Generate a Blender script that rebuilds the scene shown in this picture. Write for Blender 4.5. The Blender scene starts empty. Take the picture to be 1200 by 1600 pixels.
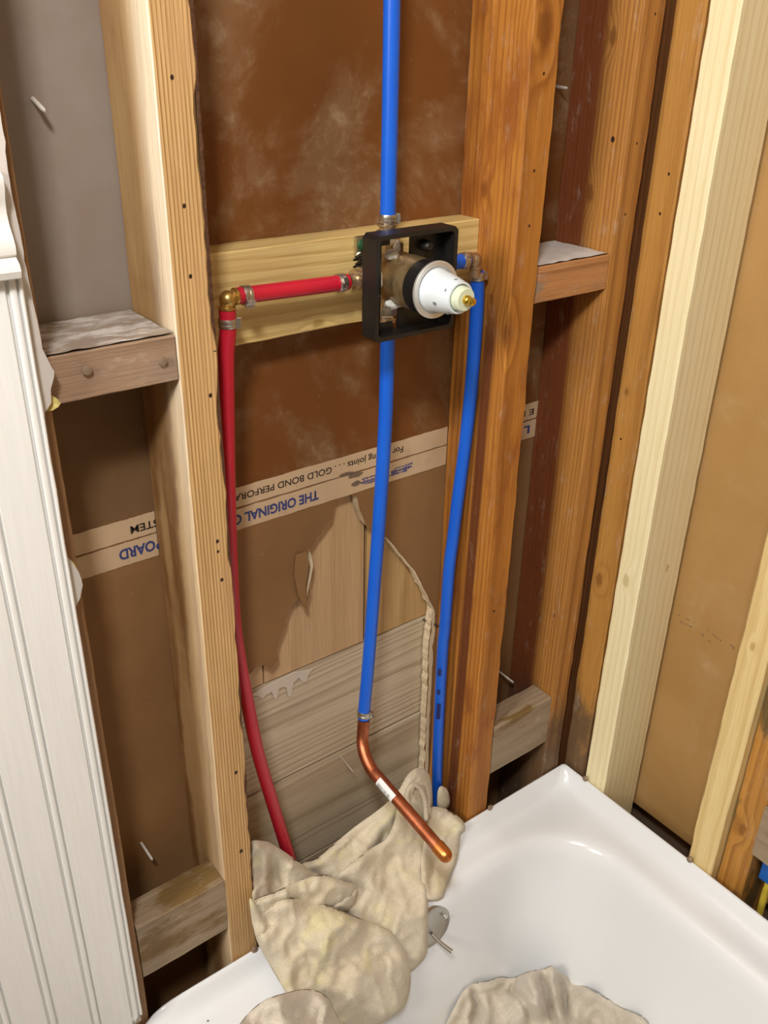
import bpy, bmesh, math, random
from mathutils import Vector, Matrix, noise, geometry

random.seed(4)
scn = bpy.context.scene
col = scn.collection

# ------------------------------------------------------------------ camera
CAM = Vector((-0.9414, -0.7177, 1.0460))
RX = Vector((0.7969, -0.6038, 0.0192)); RU = Vector((0.2688, 0.3828, 0.8839)); RF = Vector((0.5410, 0.6992, -0.4674))
FPX = 1440.35
cd = bpy.data.cameras.new('camera'); cam = bpy.data.objects.new('camera', cd); col.objects.link(cam)
mw = Matrix.Identity(4)
for i in range(3):
    mw[i][0] = RX[i]; mw[i][1] = RU[i]; mw[i][2] = -RF[i]; mw[i][3] = CAM[i]
cam.matrix_world = mw
cd.sensor_fit = 'VERTICAL'; cd.sensor_height = 36; cd.lens = FPX / 1600 * 36
cd.clip_start = 0.02
scn.camera = cam

# ------------------------------------------------------------------ light and exposure
w = bpy.data.worlds.new('world'); scn.world = w; w.use_nodes = True
w.node_tree.nodes['Background'].inputs[0].default_value = (1.0, 0.97, 0.93, 1)
w.node_tree.nodes['Background'].inputs[1].default_value = 0.05
scn.view_settings.view_transform = 'Standard'; scn.view_settings.look = 'None'
scn.view_settings.gamma = 1.0; scn.view_settings.use_curve_mapping = False
scn.view_settings.exposure = 0.0

def area_light(name, loc, target, size, size_y, power, colour):
    l = bpy.data.lights.new(name, 'AREA'); l.shape = 'RECTANGLE'; l.size = size; l.size_y = size_y
    l.energy = power; l.color = colour
    o = bpy.data.objects.new(name, l); col.objects.link(o); o.location = loc
    o.rotation_euler = (Vector(target) - Vector(loc)).to_track_quat('-Z', 'Y').to_euler()
    return o
area_light('ceiling_fixture_light', (-1.20, -0.85, 1.80), (-0.45, 0.0, 0.4), 0.17, 0.17, 17.5, (0.985, 0.99, 1.0))
area_light('vanity_light', (-1.95, -0.50, 1.45), (-0.2, -0.1, 0.4), 0.28, 0.45, 20, (1.0, 0.945, 0.84))

# ------------------------------------------------------------------ helpers
def ray(px, py):
    return RX * ((px - 600) / FPX) + RU * ((800 - py) / FPX) + RF
def at(px, py, ax, v):                       # point seen at a pixel on the plane ax = v
    r = ray(px, py); i = 'xyz'.index(ax); return CAM + r * ((v - CAM[i]) / r[i])

def srgb(r, g, b):
    f = lambda c: (c / 255 / 12.92) if c / 255 <= 0.04045 else ((c / 255 + 0.055) / 1.055) ** 2.4
    return (f(r), f(g), f(b), 1)

class NT:
    def __init__(s, name, rough=0.6, metal=0.0, spec=0.5):
        s.m = bpy.data.materials.new(name); s.m.use_nodes = True
        s.t = s.m.node_tree; s.b = s.t.nodes['Principled BSDF']
        s.b.inputs['Roughness'].default_value = rough; s.b.inputs['Metallic'].default_value = metal
        s.b.inputs['Specular IOR Level'].default_value = spec
    def n(s, typ, **kw):
        nd = s.t.nodes.new('ShaderNode' + typ)
        for k, v in kw.items():
            if k.startswith('i_'): nd.inputs[k[2:].replace('_', ' ')].default_value = v
            else: setattr(nd, k, v)
        return nd
    def l(s, a, b): s.t.links.new(a, b)
    def math(s, op, a, b=None, c=None, clamp=False):
        nd = s.n('Math', operation=op, use_clamp=clamp)
        for i, v in enumerate((a, b, c)):
            if v is None: continue
            if isinstance(v, (int, float)): nd.inputs[i].default_value = v
            else: s.l(v, nd.inputs[i])
        return nd.outputs[0]
    def vmul(s, v, k, add=(0, 0, 0)):
        nd = s.n('VectorMath', operation='MULTIPLY_ADD'); s.l(v, nd.inputs[0])
        nd.inputs[1].default_value = k; nd.inputs[2].default_value = add
        return nd.outputs[0]
    def noise(s, v, scale, detail=3, rough=0.5, dist=0.0):
        nd = s.n('TexNoise'); nd.inputs['Scale'].default_value = scale; nd.inputs['Detail'].default_value = detail
        nd.inputs['Roughness'].default_value = rough; nd.inputs['Distortion'].default_value = dist
        s.l(v, nd.inputs['Vector']); return nd.outputs['Fac']
    def ramp(s, f, stops):
        nd = s.n('ValToRGB'); e = nd.color_ramp.elements
        while len(e) < len(stops): e.new(0.5)
        for el, (p, c) in zip(e, stops):
            el.position = p; el.color = c if len(c) == 4 else (*c, 1)
        s.l(f, nd.inputs[0]); return nd.outputs[0]
    def rng(s, f, a, b, c=0.0, d=1.0):
        nd = s.n('MapRange', interpolation_type='SMOOTHSTEP'); s.l(f, nd.inputs[0])
        for i, v in enumerate((a, b, c, d)): nd.inputs[i + 1].default_value = v
        return nd.outputs[0]
    def mix(s, f, a, b, mode='MIX'):
        nd = s.n('Mix', data_type='RGBA', blend_type=mode)
        if isinstance(f, (int, float)): nd.inputs[0].default_value = f
        else: s.l(f, nd.inputs[0])
        for i, v in ((6, a), (7, b)):
            if isinstance(v, tuple): nd.inputs[i].default_value = v
            else: s.l(v, nd.inputs[i])
        return nd.outputs[2]
    def bump(s, h, strength=0.3, dist=0.001):
        nd = s.n('Bump'); nd.inputs['Strength'].default_value = strength; nd.inputs['Distance'].default_value = dist
        s.l(h, nd.inputs['Height']); s.l(nd.outputs[0], s.b.inputs['Normal'])
    def base(s, c):
        if isinstance(c, tuple): s.b.inputs['Base Color'].default_value = c
        else: s.l(c, s.b.inputs['Base Color'])

def plain(name, c, rough=0.5, metal=0.0, spec=0.5, bump=None):
    k = NT(name, rough, metal, spec); k.base(c)
    if bump:
        co = k.n('TexCoord').outputs['Object']; k.bump(k.noise(co, bump[0], 4), bump[1], bump[2])
    return k.m

def wood(name, light, dark, axis='z', pitch=0.004, theta=0.3, centre=(0.1, 0.15), line=0.55, warp=0.012,
         stain=None, stain_at=(0.5, 0.7), pale=None, grime=None, band=None, dust=0.0, knots=(), holes=(), origin=(0, 0, 0), heart=None, rough=0.62, spec=0.35, flat=0.0):
    """sawn softwood: growth rings around a pith beside the board, fibres along the axis, knots, nail holes, stain and plaster dust"""
    k = NT(name, rough, 0, spec)
    co = k.n('TexCoord').outputs['Object']
    along = {'x': (0.06, 1, 1), 'y': (1, 0.06, 1), 'z': (1, 1, 0.06)}[axis]
    sq = k.vmul(co, along)
    seed = (random.random() * 7, random.random() * 7, random.random() * 7)
    sep = k.n('SeparateXYZ'); k.l(co, sep.inputs[0])
    A, B = {'x': (1, 2), 'y': (0, 2), 'z': (0, 1)}[axis]
    a = k.math('SUBTRACT', sep.outputs[A], centre[0]); b = k.math('SUBTRACT', sep.outputs[B], centre[1])
    r = k.math('SQRT', k.math('ADD', k.math('MULTIPLY', a, a), k.math('MULTIPLY', b, b)))
    wn = k.noise(k.vmul(co, tuple(1.0 * x for x in along), seed), 9, 2)
    wn2 = k.noise(k.vmul(co, tuple(x if x < 1 else 1 for x in along), seed[::-1]), 40, 2)
    r = k.math('ADD', r, k.math('MULTIPLY', wn, warp * 3)); r = k.math('ADD', r, k.math('MULTIPLY', wn2, warp * 0.35))
    kf_all = None; hole = None
    for kn in knots:
        x, y, z, rad = kn[:4]
        st = {'x': (1 / (rad * 1.9), 1 / rad, 1 / rad), 'y': (1 / rad, 1 / (rad * 1.9), 1 / rad), 'z': (1 / rad, 1 / rad, 1 / (rad * 1.9))}[axis]
        d = k.vmul(co, st, tuple(-(c - o) * q for c, o, q in zip((x, y, z), origin, st)))
        ln = k.n('VectorMath', operation='LENGTH'); k.l(d, ln.inputs[0]); ln = ln.outputs['Value']
        near = k.rng(ln, 3.2, 0.6); r = k.math('ADD', r, k.math('MULTIPLY', near, rad * 1.1))
        ln = k.math('ADD', ln, k.math('MULTIPLY', k.math('SUBTRACT', k.noise(co, 1.1 / rad, 3, .6), .5), .9))
        f = k.rng(ln, 1.15, 0.45)
        kf_all = f if kf_all is None else k.math('MAXIMUM', kf_all, f)
    for hx, hy, hz, rad in holes:
        rad *= .78
        d = k.vmul(co, (1 / rad, 1 / rad, 0.8 / rad), (-(hx - origin[0]) / rad, -(hy - origin[1]) / rad, -(hz - origin[2]) * 0.8 / rad))
        ln = k.n('VectorMath', operation='LENGTH'); k.l(d, ln.inputs[0])
        f = k.rng(ln.outputs['Value'], 1.15, 0.85)
        hole = f if hole is None else k.math('MAXIMUM', hole, f)
    ph = k.math('FRACT', k.math('DIVIDE', r, pitch))
    ln = k.ramp(ph, [(0.0, (0, 0, 0)), (0.45, (0.18,) * 3), (0.82, (1, 1, 1)), (0.93, (0.6,) * 3), (1.0, (0, 0, 0))])
    amt = k.math('MULTIPLY', ln, k.math('MULTIPLY_ADD', k.noise(k.vmul(co, along, seed), 30, 2), 0.9, line - 0.45))
    fib = k.noise(k.vmul(co, tuple(x * (0.3 if x < 1 else 1) for x in along)), 620, 3, 0.6)
    c = k.mix(amt, light, dark)
    if flat: c = k.mix(flat, c, light)
    if heart:                                   # heartwood zone with its own border
        hc, hax, h0, h1 = heart
        hv = k.math('ADD', sep.outputs['xyz'.index(hax)], k.math('MULTIPLY', k.math('SUBTRACT', wn, 0.5), 0.05))
        c = k.mix(k.rng(hv, h0 - origin['xyz'.index(hax)], h1 - origin['xyz'.index(hax)]), c, k.mix(0.55, hc, k.mix(1.0, hc, c, 'MULTIPLY')))
    if stain:
        sn = k.noise(k.vmul(co, tuple(0.35 if x < 1 else 1 for x in along), seed[::-1]), 22, 4, 0.6)
        c = k.mix(k.rng(sn, *stain_at), c, stain)
    if pale:                                    # paler strip, fading back from the front edge: (colour, x limit, y from, y to)
        pv = k.math('ADD', sep.outputs[1], k.math('MULTIPLY', k.math('SUBTRACT', wn, 0.5), 0.03))
        pm = k.math('MULTIPLY', k.rng(pv, pale[2] - origin[1], pale[3] - origin[1]), k.rng(sep.outputs[0], pale[1] + .0012 - origin[0], pale[1] - origin[0]))
        pm = k.math('MULTIPLY', pm, k.rng(sep.outputs[2], .95, 1.35, .42, .9))
        c = k.mix(pm, c, pale[0])
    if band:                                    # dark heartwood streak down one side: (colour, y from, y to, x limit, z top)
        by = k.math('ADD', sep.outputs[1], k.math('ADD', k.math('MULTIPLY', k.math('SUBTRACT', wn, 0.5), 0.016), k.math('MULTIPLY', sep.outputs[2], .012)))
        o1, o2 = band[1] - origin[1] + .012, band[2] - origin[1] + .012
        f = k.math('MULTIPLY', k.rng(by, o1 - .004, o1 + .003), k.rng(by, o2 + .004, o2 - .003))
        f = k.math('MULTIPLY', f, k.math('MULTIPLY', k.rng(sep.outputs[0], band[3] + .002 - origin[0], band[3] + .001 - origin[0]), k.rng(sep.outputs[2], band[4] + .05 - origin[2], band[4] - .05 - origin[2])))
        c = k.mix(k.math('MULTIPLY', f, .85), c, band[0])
    if grime:                                   # damp dirt that has wicked up the foot of the stud
        gn = k.math('ADD', sep.outputs[2], k.math('MULTIPLY', k.math('SUBTRACT', k.noise(k.vmul(co, (1, 1, .6)), 26, 5, .65), .5), .30))
        c = k.mix(k.math('MULTIPLY', k.rng(gn, grime[1] + .45, grime[0] + .45), .8), c, srgb(92, 76, 60))
    if dust:
        dn = k.noise(k.vmul(co, tuple(0.4 if x < 1 else 1 for x in along), seed), 60, 6, 0.75)
        c = k.mix(k.math('MULTIPLY', k.rng(dn, 0.54, 0.78), dust), c, srgb(205, 190, 172))
    c = k.mix(k.math('MULTIPLY', k.rng(fib, 0.35, 0.75), 0.30), c, k.mix(1.0, c, dark, 'MULTIPLY'))
    if kf_all is not None:
        kr = k.noise(co, 260, 3, 0.6)
        kc = k.mix(kr, k.mix(0.5, dark, srgb(80, 42, 20)), dark)
        c = k.mix(k.math('MULTIPLY', kf_all, 0.78), c, kc)
    if hole is not None: c = k.mix(hole, c, srgb(46, 28, 16))
    k.base(c)
    h = k.math('ADD', k.math('MULTIPLY', fib, 0.7), k.math('MULTIPLY', ln, -0.5))
    if hole is not None: h = k.math('SUBTRACT', h, k.math('MULTIPLY', hole, 4))
    k.bump(h, 0.45, 0.0006)
    return k.m

def finish(name, bm, mat, parent=None, origin=None, smooth=False, label=None, cat=None, group=None, kind=None):
    """link a bmesh given in world coordinates as one mesh object"""
    bmesh.ops.recalc_face_normals(bm, faces=bm.faces)
    if origin is None:
        if parent is not None: origin = (0, 0, 0)
        else:
            lo = [min(v.co[i] for v in bm.verts) for i in range(3)]; hi = [max(v.co[i] for v in bm.verts) for i in range(3)]
            origin = ((lo[0] + hi[0]) / 2, (lo[1] + hi[1]) / 2, lo[2])
    if parent is not None: origin = parent['_o']
    o3 = Vector(origin)
    for v in bm.verts: v.co -= o3
    me = bpy.data.meshes.new(name); bm.to_mesh(me); bm.free()
    if smooth:
        for p in me.polygons: p.use_smooth = True
        if smooth is not True:
            me.set_sharp_from_angle(angle=math.radians(smooth))
    me.materials.append(mat)
    o = bpy.data.objects.new(name, me); col.objects.link(o)
    if parent is not None: o.parent = parent
    else: o.location = o3
    o['_o'] = tuple(o3)
    tag(o, label, cat, group, kind)
    return o
def tag(o, label=None, cat=None, group=None, kind=None):
    for k, v in (('label', label), ('category', cat), ('group', group), ('kind', kind)):
        if v: o[k] = v
def thing(name, loc, label, cat, group=None):
    o = bpy.data.objects.new(name, None); col.objects.link(o); o.location = loc; o['_o'] = tuple(loc)
    o.empty_display_size = 0.02; tag(o, label, cat, group); return o

def box(bm, x0, x1, y0, y1, z0, z1, bev=0.0, seg=2):
    r = bmesh.ops.create_cube(bm, size=1.0)
    for v in r['verts']:
        v.co = Vector(((x0 + x1) / 2 + v.co.x * (x1 - x0), (y0 + y1) / 2 + v.co.y * (y1 - y0), (z0 + z1) / 2 + v.co.z * (z1 - z0)))
    if bev:
        es = list({e for v in r['verts'] for e in v.link_edges})
        bmesh.ops.bevel(bm, geom=es, offset=bev, segments=seg, profile=0.7, affect='EDGES')
    return bm
def boxbm(*a, **k): return box(bmesh.new(), *a, **k)

def lumber(x0, x1, y0, y1, z0, z1, axis='z', step=0.012, wob=0.0007, ch=0.0016, seed=0.0, wane=None):
    """sawn board: chamfered section swept along its length with slightly wavy edges; wane = (corner, amount)"""
    bm = bmesh.new()
    i = 'xyz'.index(axis); j, k = [q for q in range(3) if q != i]
    lo = (x0, y0, z0); hi = (x1, y1, z1)
    n = max(2, int((hi[i] - lo[i]) / step)); rings = []
    for s in range(n + 1):
        t = lo[i] + (hi[i] - lo[i]) * s / n
        pts = []
        for ci, (sj, sk) in enumerate(((0, 0), (1, 0), (1, 1), (0, 1))):
            c = ch * (1 + 0.8 * noise.noise((t * 30, ci * 3.1 + seed, 5)))
            if wane and ci == wane[0]:
                c += wane[1] * max(0, 0.45 + 1.1 * noise.noise((t * 14, seed, 9)) + 0.5 * noise.noise((t * 70, seed, 2)))
            cj = (lo[j], hi[j])[sj]; ck = (lo[k], hi[k])[sk]
            dj = 1 if sj == 0 else -1; dk = 1 if sk == 0 else -1
            a = (cj, ck + dk * c); b = (cj + dj * c, ck)
            pair = (a, b) if (sj, sk) in ((0, 0), (1, 1)) else (b, a)
            pts += pair
        ring = []
        for q, (pj, pk) in enumerate(pts):
            w1 = wob * noise.noise((t * 9, q // 2 * 2.3 + seed, 1)) + wob * 0.5 * noise.noise((t * 60, q + seed, 3))
            w2 = wob * noise.noise((t * 9, q // 2 * 2.3 + seed, 7)) + wob * 0.5 * noise.noise((t * 60, q + seed, 4))
            v = [0, 0, 0]; v[i] = t; v[j] = pj + w1; v[k] = pk + w2
            ring.append(bm.verts.new(v))
        rings.append(ring)
    for a, b in zip(rings, rings[1:]):
        for q in range(8): bm.faces.new((a[q], a[(q + 1) % 8], b[(q + 1) % 8], b[q]))
    bm.faces.new(rings[0]); bm.faces.new(rings[-1][::-1])
    return bm

def tube(bm, pts, rad, n=20, cap=True, smooth_pts=0):
    """round tube through points; rad a number or a list"""
    P = [Vector(p) for p in pts]
    if smooth_pts:
        P = catmull(P, smooth_pts)
    R = rad if isinstance(rad, (list, tuple)) else [rad] * len(P)
    if len(R) != len(P): R = [R[0] + (R[-1] - R[0]) * i / (len(P) - 1) for i in range(len(P))]
    T = []
    for i in range(len(P)):
        a = P[max(0, i - 1)]; b = P[min(len(P) - 1, i + 1)]; T.append((b - a).normalized())
    up = Vector((0, 0, 1)) if abs(T[0].z) < 0.9 else Vector((1, 0, 0))
    N = T[0].cross(up).normalized(); rings = []
    for p, t, r in zip(P, T, R):
        N = (N - t * N.dot(t)).normalized(); B = t.cross(N)
        rings.append([bm.verts.new(p + (N * math.cos(a) + B * math.sin(a)) * r) for a in [2 * math.pi * q / n for q in range(n)]])
    for a, b in zip(rings, rings[1:]):
        for q in range(n): bm.faces.new((a[q], a[(q + 1) % n], b[(q + 1) % n], b[q]))
    if cap: bm.faces.new(rings[0][::-1]); bm.faces.new(rings[-1])
    return bm
def catmull(P, k):
    out = []
    for i in range(len(P) - 1):
        p0 = P[max(0, i - 1)]; p1 = P[i]; p2 = P[i + 1]; p3 = P[min(len(P) - 1, i + 2)]
        for s in range(k):
            t = s / k
            out.append(0.5 * ((2 * p1) + (p2 - p0) * t + (2 * p0 - 5 * p1 + 4 * p2 - p3) * t * t + (3 * p1 - p0 - 3 * p2 + p3) * t ** 3))
    out.append(P[-1]); return out
def lathe(bm, o, d, prof, n=36):
    """profile [(distance along d, radius)...] turned about the axis through o"""
    o = Vector(o); d = Vector(d).normalized()
    up = Vector((0, 0, 1)) if abs(d.z) < 0.9 else Vector((1, 0, 0))
    N = d.cross(up).normalized(); B = d.cross(N); rings = []
    for h, r in prof:
        rings.append([bm.verts.new(o + d * h + (N * math.cos(a) + B * math.sin(a)) * max(r, 1e-5)) for a in [2 * math.pi * q / n for q in range(n)]])
    for a, b in zip(rings, rings[1:]):
        for q in range(n): bm.faces.new((a[q], a[(q + 1) % n], b[(q + 1) % n], b[q]))
    bm.faces.new(rings[0][::-1]); bm.faces.new(rings[-1])
    return bm
def slab(bm, outline, y0, y1):
    """polygon in the wall plane [(x, z)...] given thickness from y0 (front) to y1"""
    f = [bm.verts.new((x, y0, z)) for x, z in outline]; g = [bm.verts.new((x, y1, z)) for x, z in outline]
    bm.faces.new(f); bm.faces.new(g[::-1]); n = len(outline)
    for i in range(n): bm.faces.new((f[i], g[i], g[(i + 1) % n], f[(i + 1) % n]))
    return bm
def rag(pts, amp, step=0.006, seed=0):
    """torn edge: subdivide a polyline and jitter it"""
    out = []
    for (a, b), (c, d) in zip(pts, pts[1:]):
        n = max(1, int(math.hypot(c - a, d - b) / step))
        for s in range(n):
            t = s / n; x = a + (c - a) * t; z = b + (d - b) * t
            if s or out:
                x += amp * noise.noise((x * 90, z * 90, seed)) + amp * .5 * noise.noise((x * 300, z * 300, seed)); z += amp * noise.noise((x * 90, z * 90, seed + 5))
            out.append((x, z))
    out.append(pts[-1]); return out

# ------------------------------------------------------------------ materials of the setting
def paper(name, base, mottle, dusty, dust_lo=0.56, dust_hi=0.70, dust_amt=0.6, scale=9.0, grad=None):
    k = NT(name, 0.78, 0, 0.2); co = k.n('TexCoord').outputs['Object']
    c = k.mix(k.rng(k.noise(co, 5, 4, 0.6), 0.35, 0.7), base, mottle)
    d = k.rng(k.noise(co, scale, 6, 0.62, 0.6), dust_lo, dust_hi)
    d2 = k.rng(k.noise(co, 38, 5, 0.7, 0.4), 0.45, 0.75)
    d = k.math('MULTIPLY', d, k.math('MULTIPLY_ADD', d2, 0.7, 0.3))
    if grad:                     # where the plaster dust has settled on the sheet (object axis, from, to)
        sep = k.n('SeparateXYZ'); k.l(co, sep.inputs[0])
        g = k.rng(sep.outputs[grad[0]], grad[1], grad[2])
        d = k.math('MAXIMUM', d, k.math('MULTIPLY', g, k.math('MULTIPLY_ADD', k.noise(co, 14, 5, 0.6), 0.6, 0.45)))
    sp = k.rng(k.noise(co, 230, 2, 0.5), 0.74, 0.80)
    c = k.mix(k.math('MULTIPLY', d, dust_amt), c, dusty)
    c = k.mix(k.math('MULTIPLY', sp, 0.6), c, dusty)
    sm = k.rng(k.noise(co, 70, 2), 0.76, 0.84)
    c = k.mix(k.math('MULTIPLY', sm, 0.6), c, srgb(60, 42, 26))
    k.base(c); k.bump(k.noise(co, 260, 4, 0.6), 0.12, 0.0006)
    return k.m
P_MAIN = paper('brown_board_paper', srgb(120, 73, 31), srgb(110, 66, 26), srgb(168, 144, 110), 0.45, 0.62, 0.78, 6.0)
P_LOW = paper('tan_board_paper', srgb(146, 108, 68), srgb(132, 96, 60), srgb(176, 146, 112), 0.62, 0.8, 0.3)
P_LEFT = paper('dusty_board_paper', srgb(124, 94, 62), srgb(110, 80, 50), srgb(158, 149, 140), 0.58, 0.76, 0.85, 7, (2, 0.19, 0.26))
P_RIGHT = paper('ochre_board_paper', srgb(176, 138, 86), srgb(166, 128, 76), srgb(192, 166, 130), 0.54, 0.70, 0.5, 7)
GYPSUM = plain('gypsum_core', srgb(218, 198, 164), 0.9, bump=(300, 0.4, 0.002))
TAPE = paper('joint_tape_paper', srgb(208, 178, 142), srgb(194, 164, 128), srgb(140, 112, 84), 0.55, 0.7, 0.45, 14)
PRINT_K = plain('black_print', srgb(50, 34, 22), 0.8)
PRINT_B = plain('blue_print', srgb(58, 66, 120), 0.8)
PAINT = plain('white_paint', srgb(226, 222, 214), 0.38, bump=(90, 0.12, 0.001))
WALLP = plain('painted_drywall', srgb(205, 196, 186), 0.75, bump=(120, 0.2, 0.001))
DARK = plain('dark_void', srgb(70, 58, 48), 0.9)
ROOM = plain('room_paint', srgb(238, 238, 236), 0.8)

# ------------------------------------------------------------------ the room beyond the frame
finish('floor', boxbm(-2.6, 0.3, -2.6, 0.3, -0.52, -0.45), plain('subfloor', srgb(120, 104, 84), 0.8), kind='structure', label='plain floor under the bathtub')
finish('ceiling', boxbm(-2.6, 0.3, -2.6, 0.3, 2.0, 2.05), ROOM, kind='structure', label='plain painted ceiling')
finish('wall_front', boxbm(-2.6, 0.3, -2.66, -2.6, -0.45, 2.0), ROOM, kind='structure', label='painted wall behind the camera')
finish('wall_side', boxbm(-2.66, -2.6, -2.6, 0.3, -0.45, 2.0), ROOM, kind='structure', label='painted wall far left of the bathtub')

# ------------------------------------------------------------------ back of the drywall seen between the studs
YB = 0.092; SEAM = 0.572
up = finish('wall_back', boxbm(-0.60, 0.10, YB, YB + .0125, SEAM + .0008, 1.98), P_MAIN, kind='structure', label='upper sheet of brown paper-faced drywall behind the middle and right studs')
finish('wall_back', boxbm(-0.80, -0.6005, YB, YB + .0125, SEAM + .0008, 1.98), P_LEFT, kind='structure', label='dusty upper sheet of drywall behind the left stud bay')
# lower sheet: torn open in the middle bay
e = lambda x, y: (lambda p: (p.x, p.z))(at(x, y, 'y', YB))
hole = rag([e(392, 1052), e(404, 1037), e(413, 1041), e(423, 1046), e(435, 1031), e(433, 1014), e(443, 985), e(449, 962), e(458, 941), e(470, 936), e(478, 950), e(484, 925), e(478, 890), e(482, 858),
            e(497, 838), e(517, 810), e(522, 783), e(547, 768)], 0.0022, 0.004, 2)
hole2 = rag([e(547, 768), e(557, 776), e(567, 813), e(580, 825), e(605, 841), e(627, 870), e(647, 893), e(667, 933), e(676, 950), e(672, 985), e(669, 1010), e(668, 1066), e(665, 1130), e(662, 1215)], 0.0022, 0.005, 4)
out = [(-0.80, SEAM), (-0.80, -0.45), (-0.60, -0.45), (-0.60, e(392, 1052)[1])] + hole + hole2[1:] + [(hole2[-1][0], -0.45), (0.10, -0.45), (0.10, SEAM)]
lower = finish('wall_back', slab(bmesh.new(), out[::-1], YB, YB + .0125), P_LOW, kind='structure', label='lower sheet of tan paper-faced drywall, torn open behind the pipes')
lower.data.materials.append(GYPSUM)
for p in lower.data.polygons:
    if abs(p.normal.y) < 0.5: p.material_index = 1
# ragged white gypsum showing round the tear, where the paper has peeled from the core
def crumb(px, wd, seed):
    bm = bmesh.new(); L = [e(*p) for p in px]; L = rag(L, 0.0006, 0.004, seed)
    f = []; n = len(L)
    for i, (x, z) in enumerate(L):
        wv = wd * (0.95 + 0.5 * noise.noise((x * 60, z * 60, seed)) + .1 * noise.noise((x * 240, z * 240, seed))) * min(1, i / 3, (n - 1 - i) / 3) + 0.0003
        f.append((x, z, wv))
    rows = [[bm.verts.new((x + s * wv, y, z)) for x, z, wv in f] for s, y in ((-1, YB + .006), (-.9, YB - .0006), (.9, YB - .0008), (1, YB + .003))]
    for a, b in zip(rows, rows[1:]):
        for i in range(n - 1): bm.faces.new((a[i], a[i + 1], b[i + 1], b[i]))
    return bm
finish('trim_1', crumb([(676, 948), (677, 985), (673, 1010), (672, 1066), (668, 1130), (666, 1215)], 0.0030, 1), GYPSUM, kind='structure', label='white broken gypsum edge down the right side of the tear')
finish('trim_2', crumb([(605, 841), (627, 870), (647, 893), (667, 933), (678, 956)], 0.0010, 2), GYPSUM, kind='structure', label='thin white gypsum line along the upper right of the tear')
finish('trim_3', crumb([(484, 862), (487, 885), (481, 915), (479, 932)], 0.0014, 3), GYPSUM, kind='structure', label='short white gypsum sliver on the left of the tear')
bmf = bmesh.new()      # curled paper flap left of the tear
FP = [(462, 868), (478, 862), (483, 880), (478, 915), (480, 952), (474, 948), (466, 930), (460, 900)]
vs = [bmf.verts.new(at(x, y, 'y', YB - 0.002 - 0.006 * (0.0, .6, 1, 1, 1, .8, .4, .1)[i])) for i, (x, y) in enumerate(FP)]
bmf.faces.new(vs); r_ = bmesh.ops.extrude_face_region(bmf, geom=bmf.faces[:]); bmesh.ops.translate(bmf, vec=(0, 0.0012, 0), verts=[v for v in r_['geom'] if isinstance(v, bmesh.types.BMVert)])
finish('trim_4', bmf, P_LOW, kind='structure', label='curled flap of brown paper left of the tear')
finish('wall_right', boxbm(0.0925, 0.105, -1.60, 0.092, -0.092, 1.98), P_RIGHT, kind='structure', label='ochre paper-faced drywall between the studs of the right wall')
# added sheets, coloured to stand in for the dark space behind the walls
finish('wall_back', boxbm(-0.9, 0.4, 0.22, 0.24, -0.45, 2.0), DARK, kind='structure', label='added dark sheet standing in for the space behind the back wall')
finish('wall_right', boxbm(0.13, 0.15, -2.6, 0.24, -0.45, 2.0), plain('gap_backing', srgb(120, 96, 72), .9), kind='structure', label='added brown backing sheet for the dark gap behind the right wall')

# ------------------------------------------------------------------ perforated joint tape with print, over the seam in each bay
def text_mesh(s, x_right, x_left, z_mid, cap_h, y, bold=0.0):
    """text turned upside down on the wall, reading from x_right to x_left"""
    cu = bpy.data.curves.new('txt', 'FONT'); cu.body = s; cu.size = 1; cu.align_x = 'LEFT'; cu.offset = bold; cu.extrude = 0.0
    o = bpy.data.objects.new('txt', cu); col.objects.link(o)
    dg = bpy.context.evaluated_depsgraph_get(); me = bpy.data.meshes.new_from_object(o.evaluated_get(dg))
    bm = bmesh.new(); bm.from_mesh(me); bpy.data.objects.remove(o); bpy.data.meshes.remove(me); bpy.data.curves.remove(cu)
    xs = [v.co.x for v in bm.verts]; X0, X1 = min(xs), max(xs)
    ys = 0.7
    for v in bm.verts:
        tx = (v.co.x - X0) / (X1 - X0); tz = v.co.y / ys - 0.5
        v.co = Vector((x_right + (x_left - x_right) * tx, y, z_mid - tz * cap_h))
    return bm
def tape(x0, x1, label):
    t = thing('joint_tape', ((x0 + x1) / 2, YB, 0.545), label, 'joint tape')
    for za, zb, sd in ((SEAM + .0012, 0.597, 1), (0.545, SEAM - .0012, 2)):
        top = [(x0 + (x1 - x0) * i / 40, zb + .0008 * noise.noise((i * .7, sd, x0))) for i in range(41)]
        bot = [(x0 + (x1 - x0) * i / 40, za + .0008 * noise.noise((i * .9, sd + 3, x0))) for i in range(41)]
        finish('tape_strip', slab(bmesh.new(), top + bot[::-1], YB - .0009, YB - .0001), TAPE, t)
    return t
t = tape(-0.728, -0.6155, 'printed cream joint tape behind the left stud bay, reading BOARD upside down')
finish('black_lettering', text_mesh('STEM', -0.612, -0.643, .5835, .0085, YB - .0011, .022), PRINT_K, t)
finish('blue_lettering', text_mesh('BOARD', -0.611, -0.658, .5585, .0115, YB - .0011, .035), PRINT_B, t)
t = tape(-0.5765, -0.2165, 'printed cream joint tape across the middle bay behind the red and blue pipes')
finish('black_lettering', text_mesh('For sealing joints . . . GOLD BOND PERFORA', -0.2880, -0.5235, .5850, .0080, YB - .0011, .014), PRINT_K, t)
finish('blue_lettering', text_mesh('THE ORIGINAL G', -0.4130, -0.5255, .5580, .0115, YB - .0011, .035), PRINT_B, t)
bm = bmesh.new()
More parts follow.
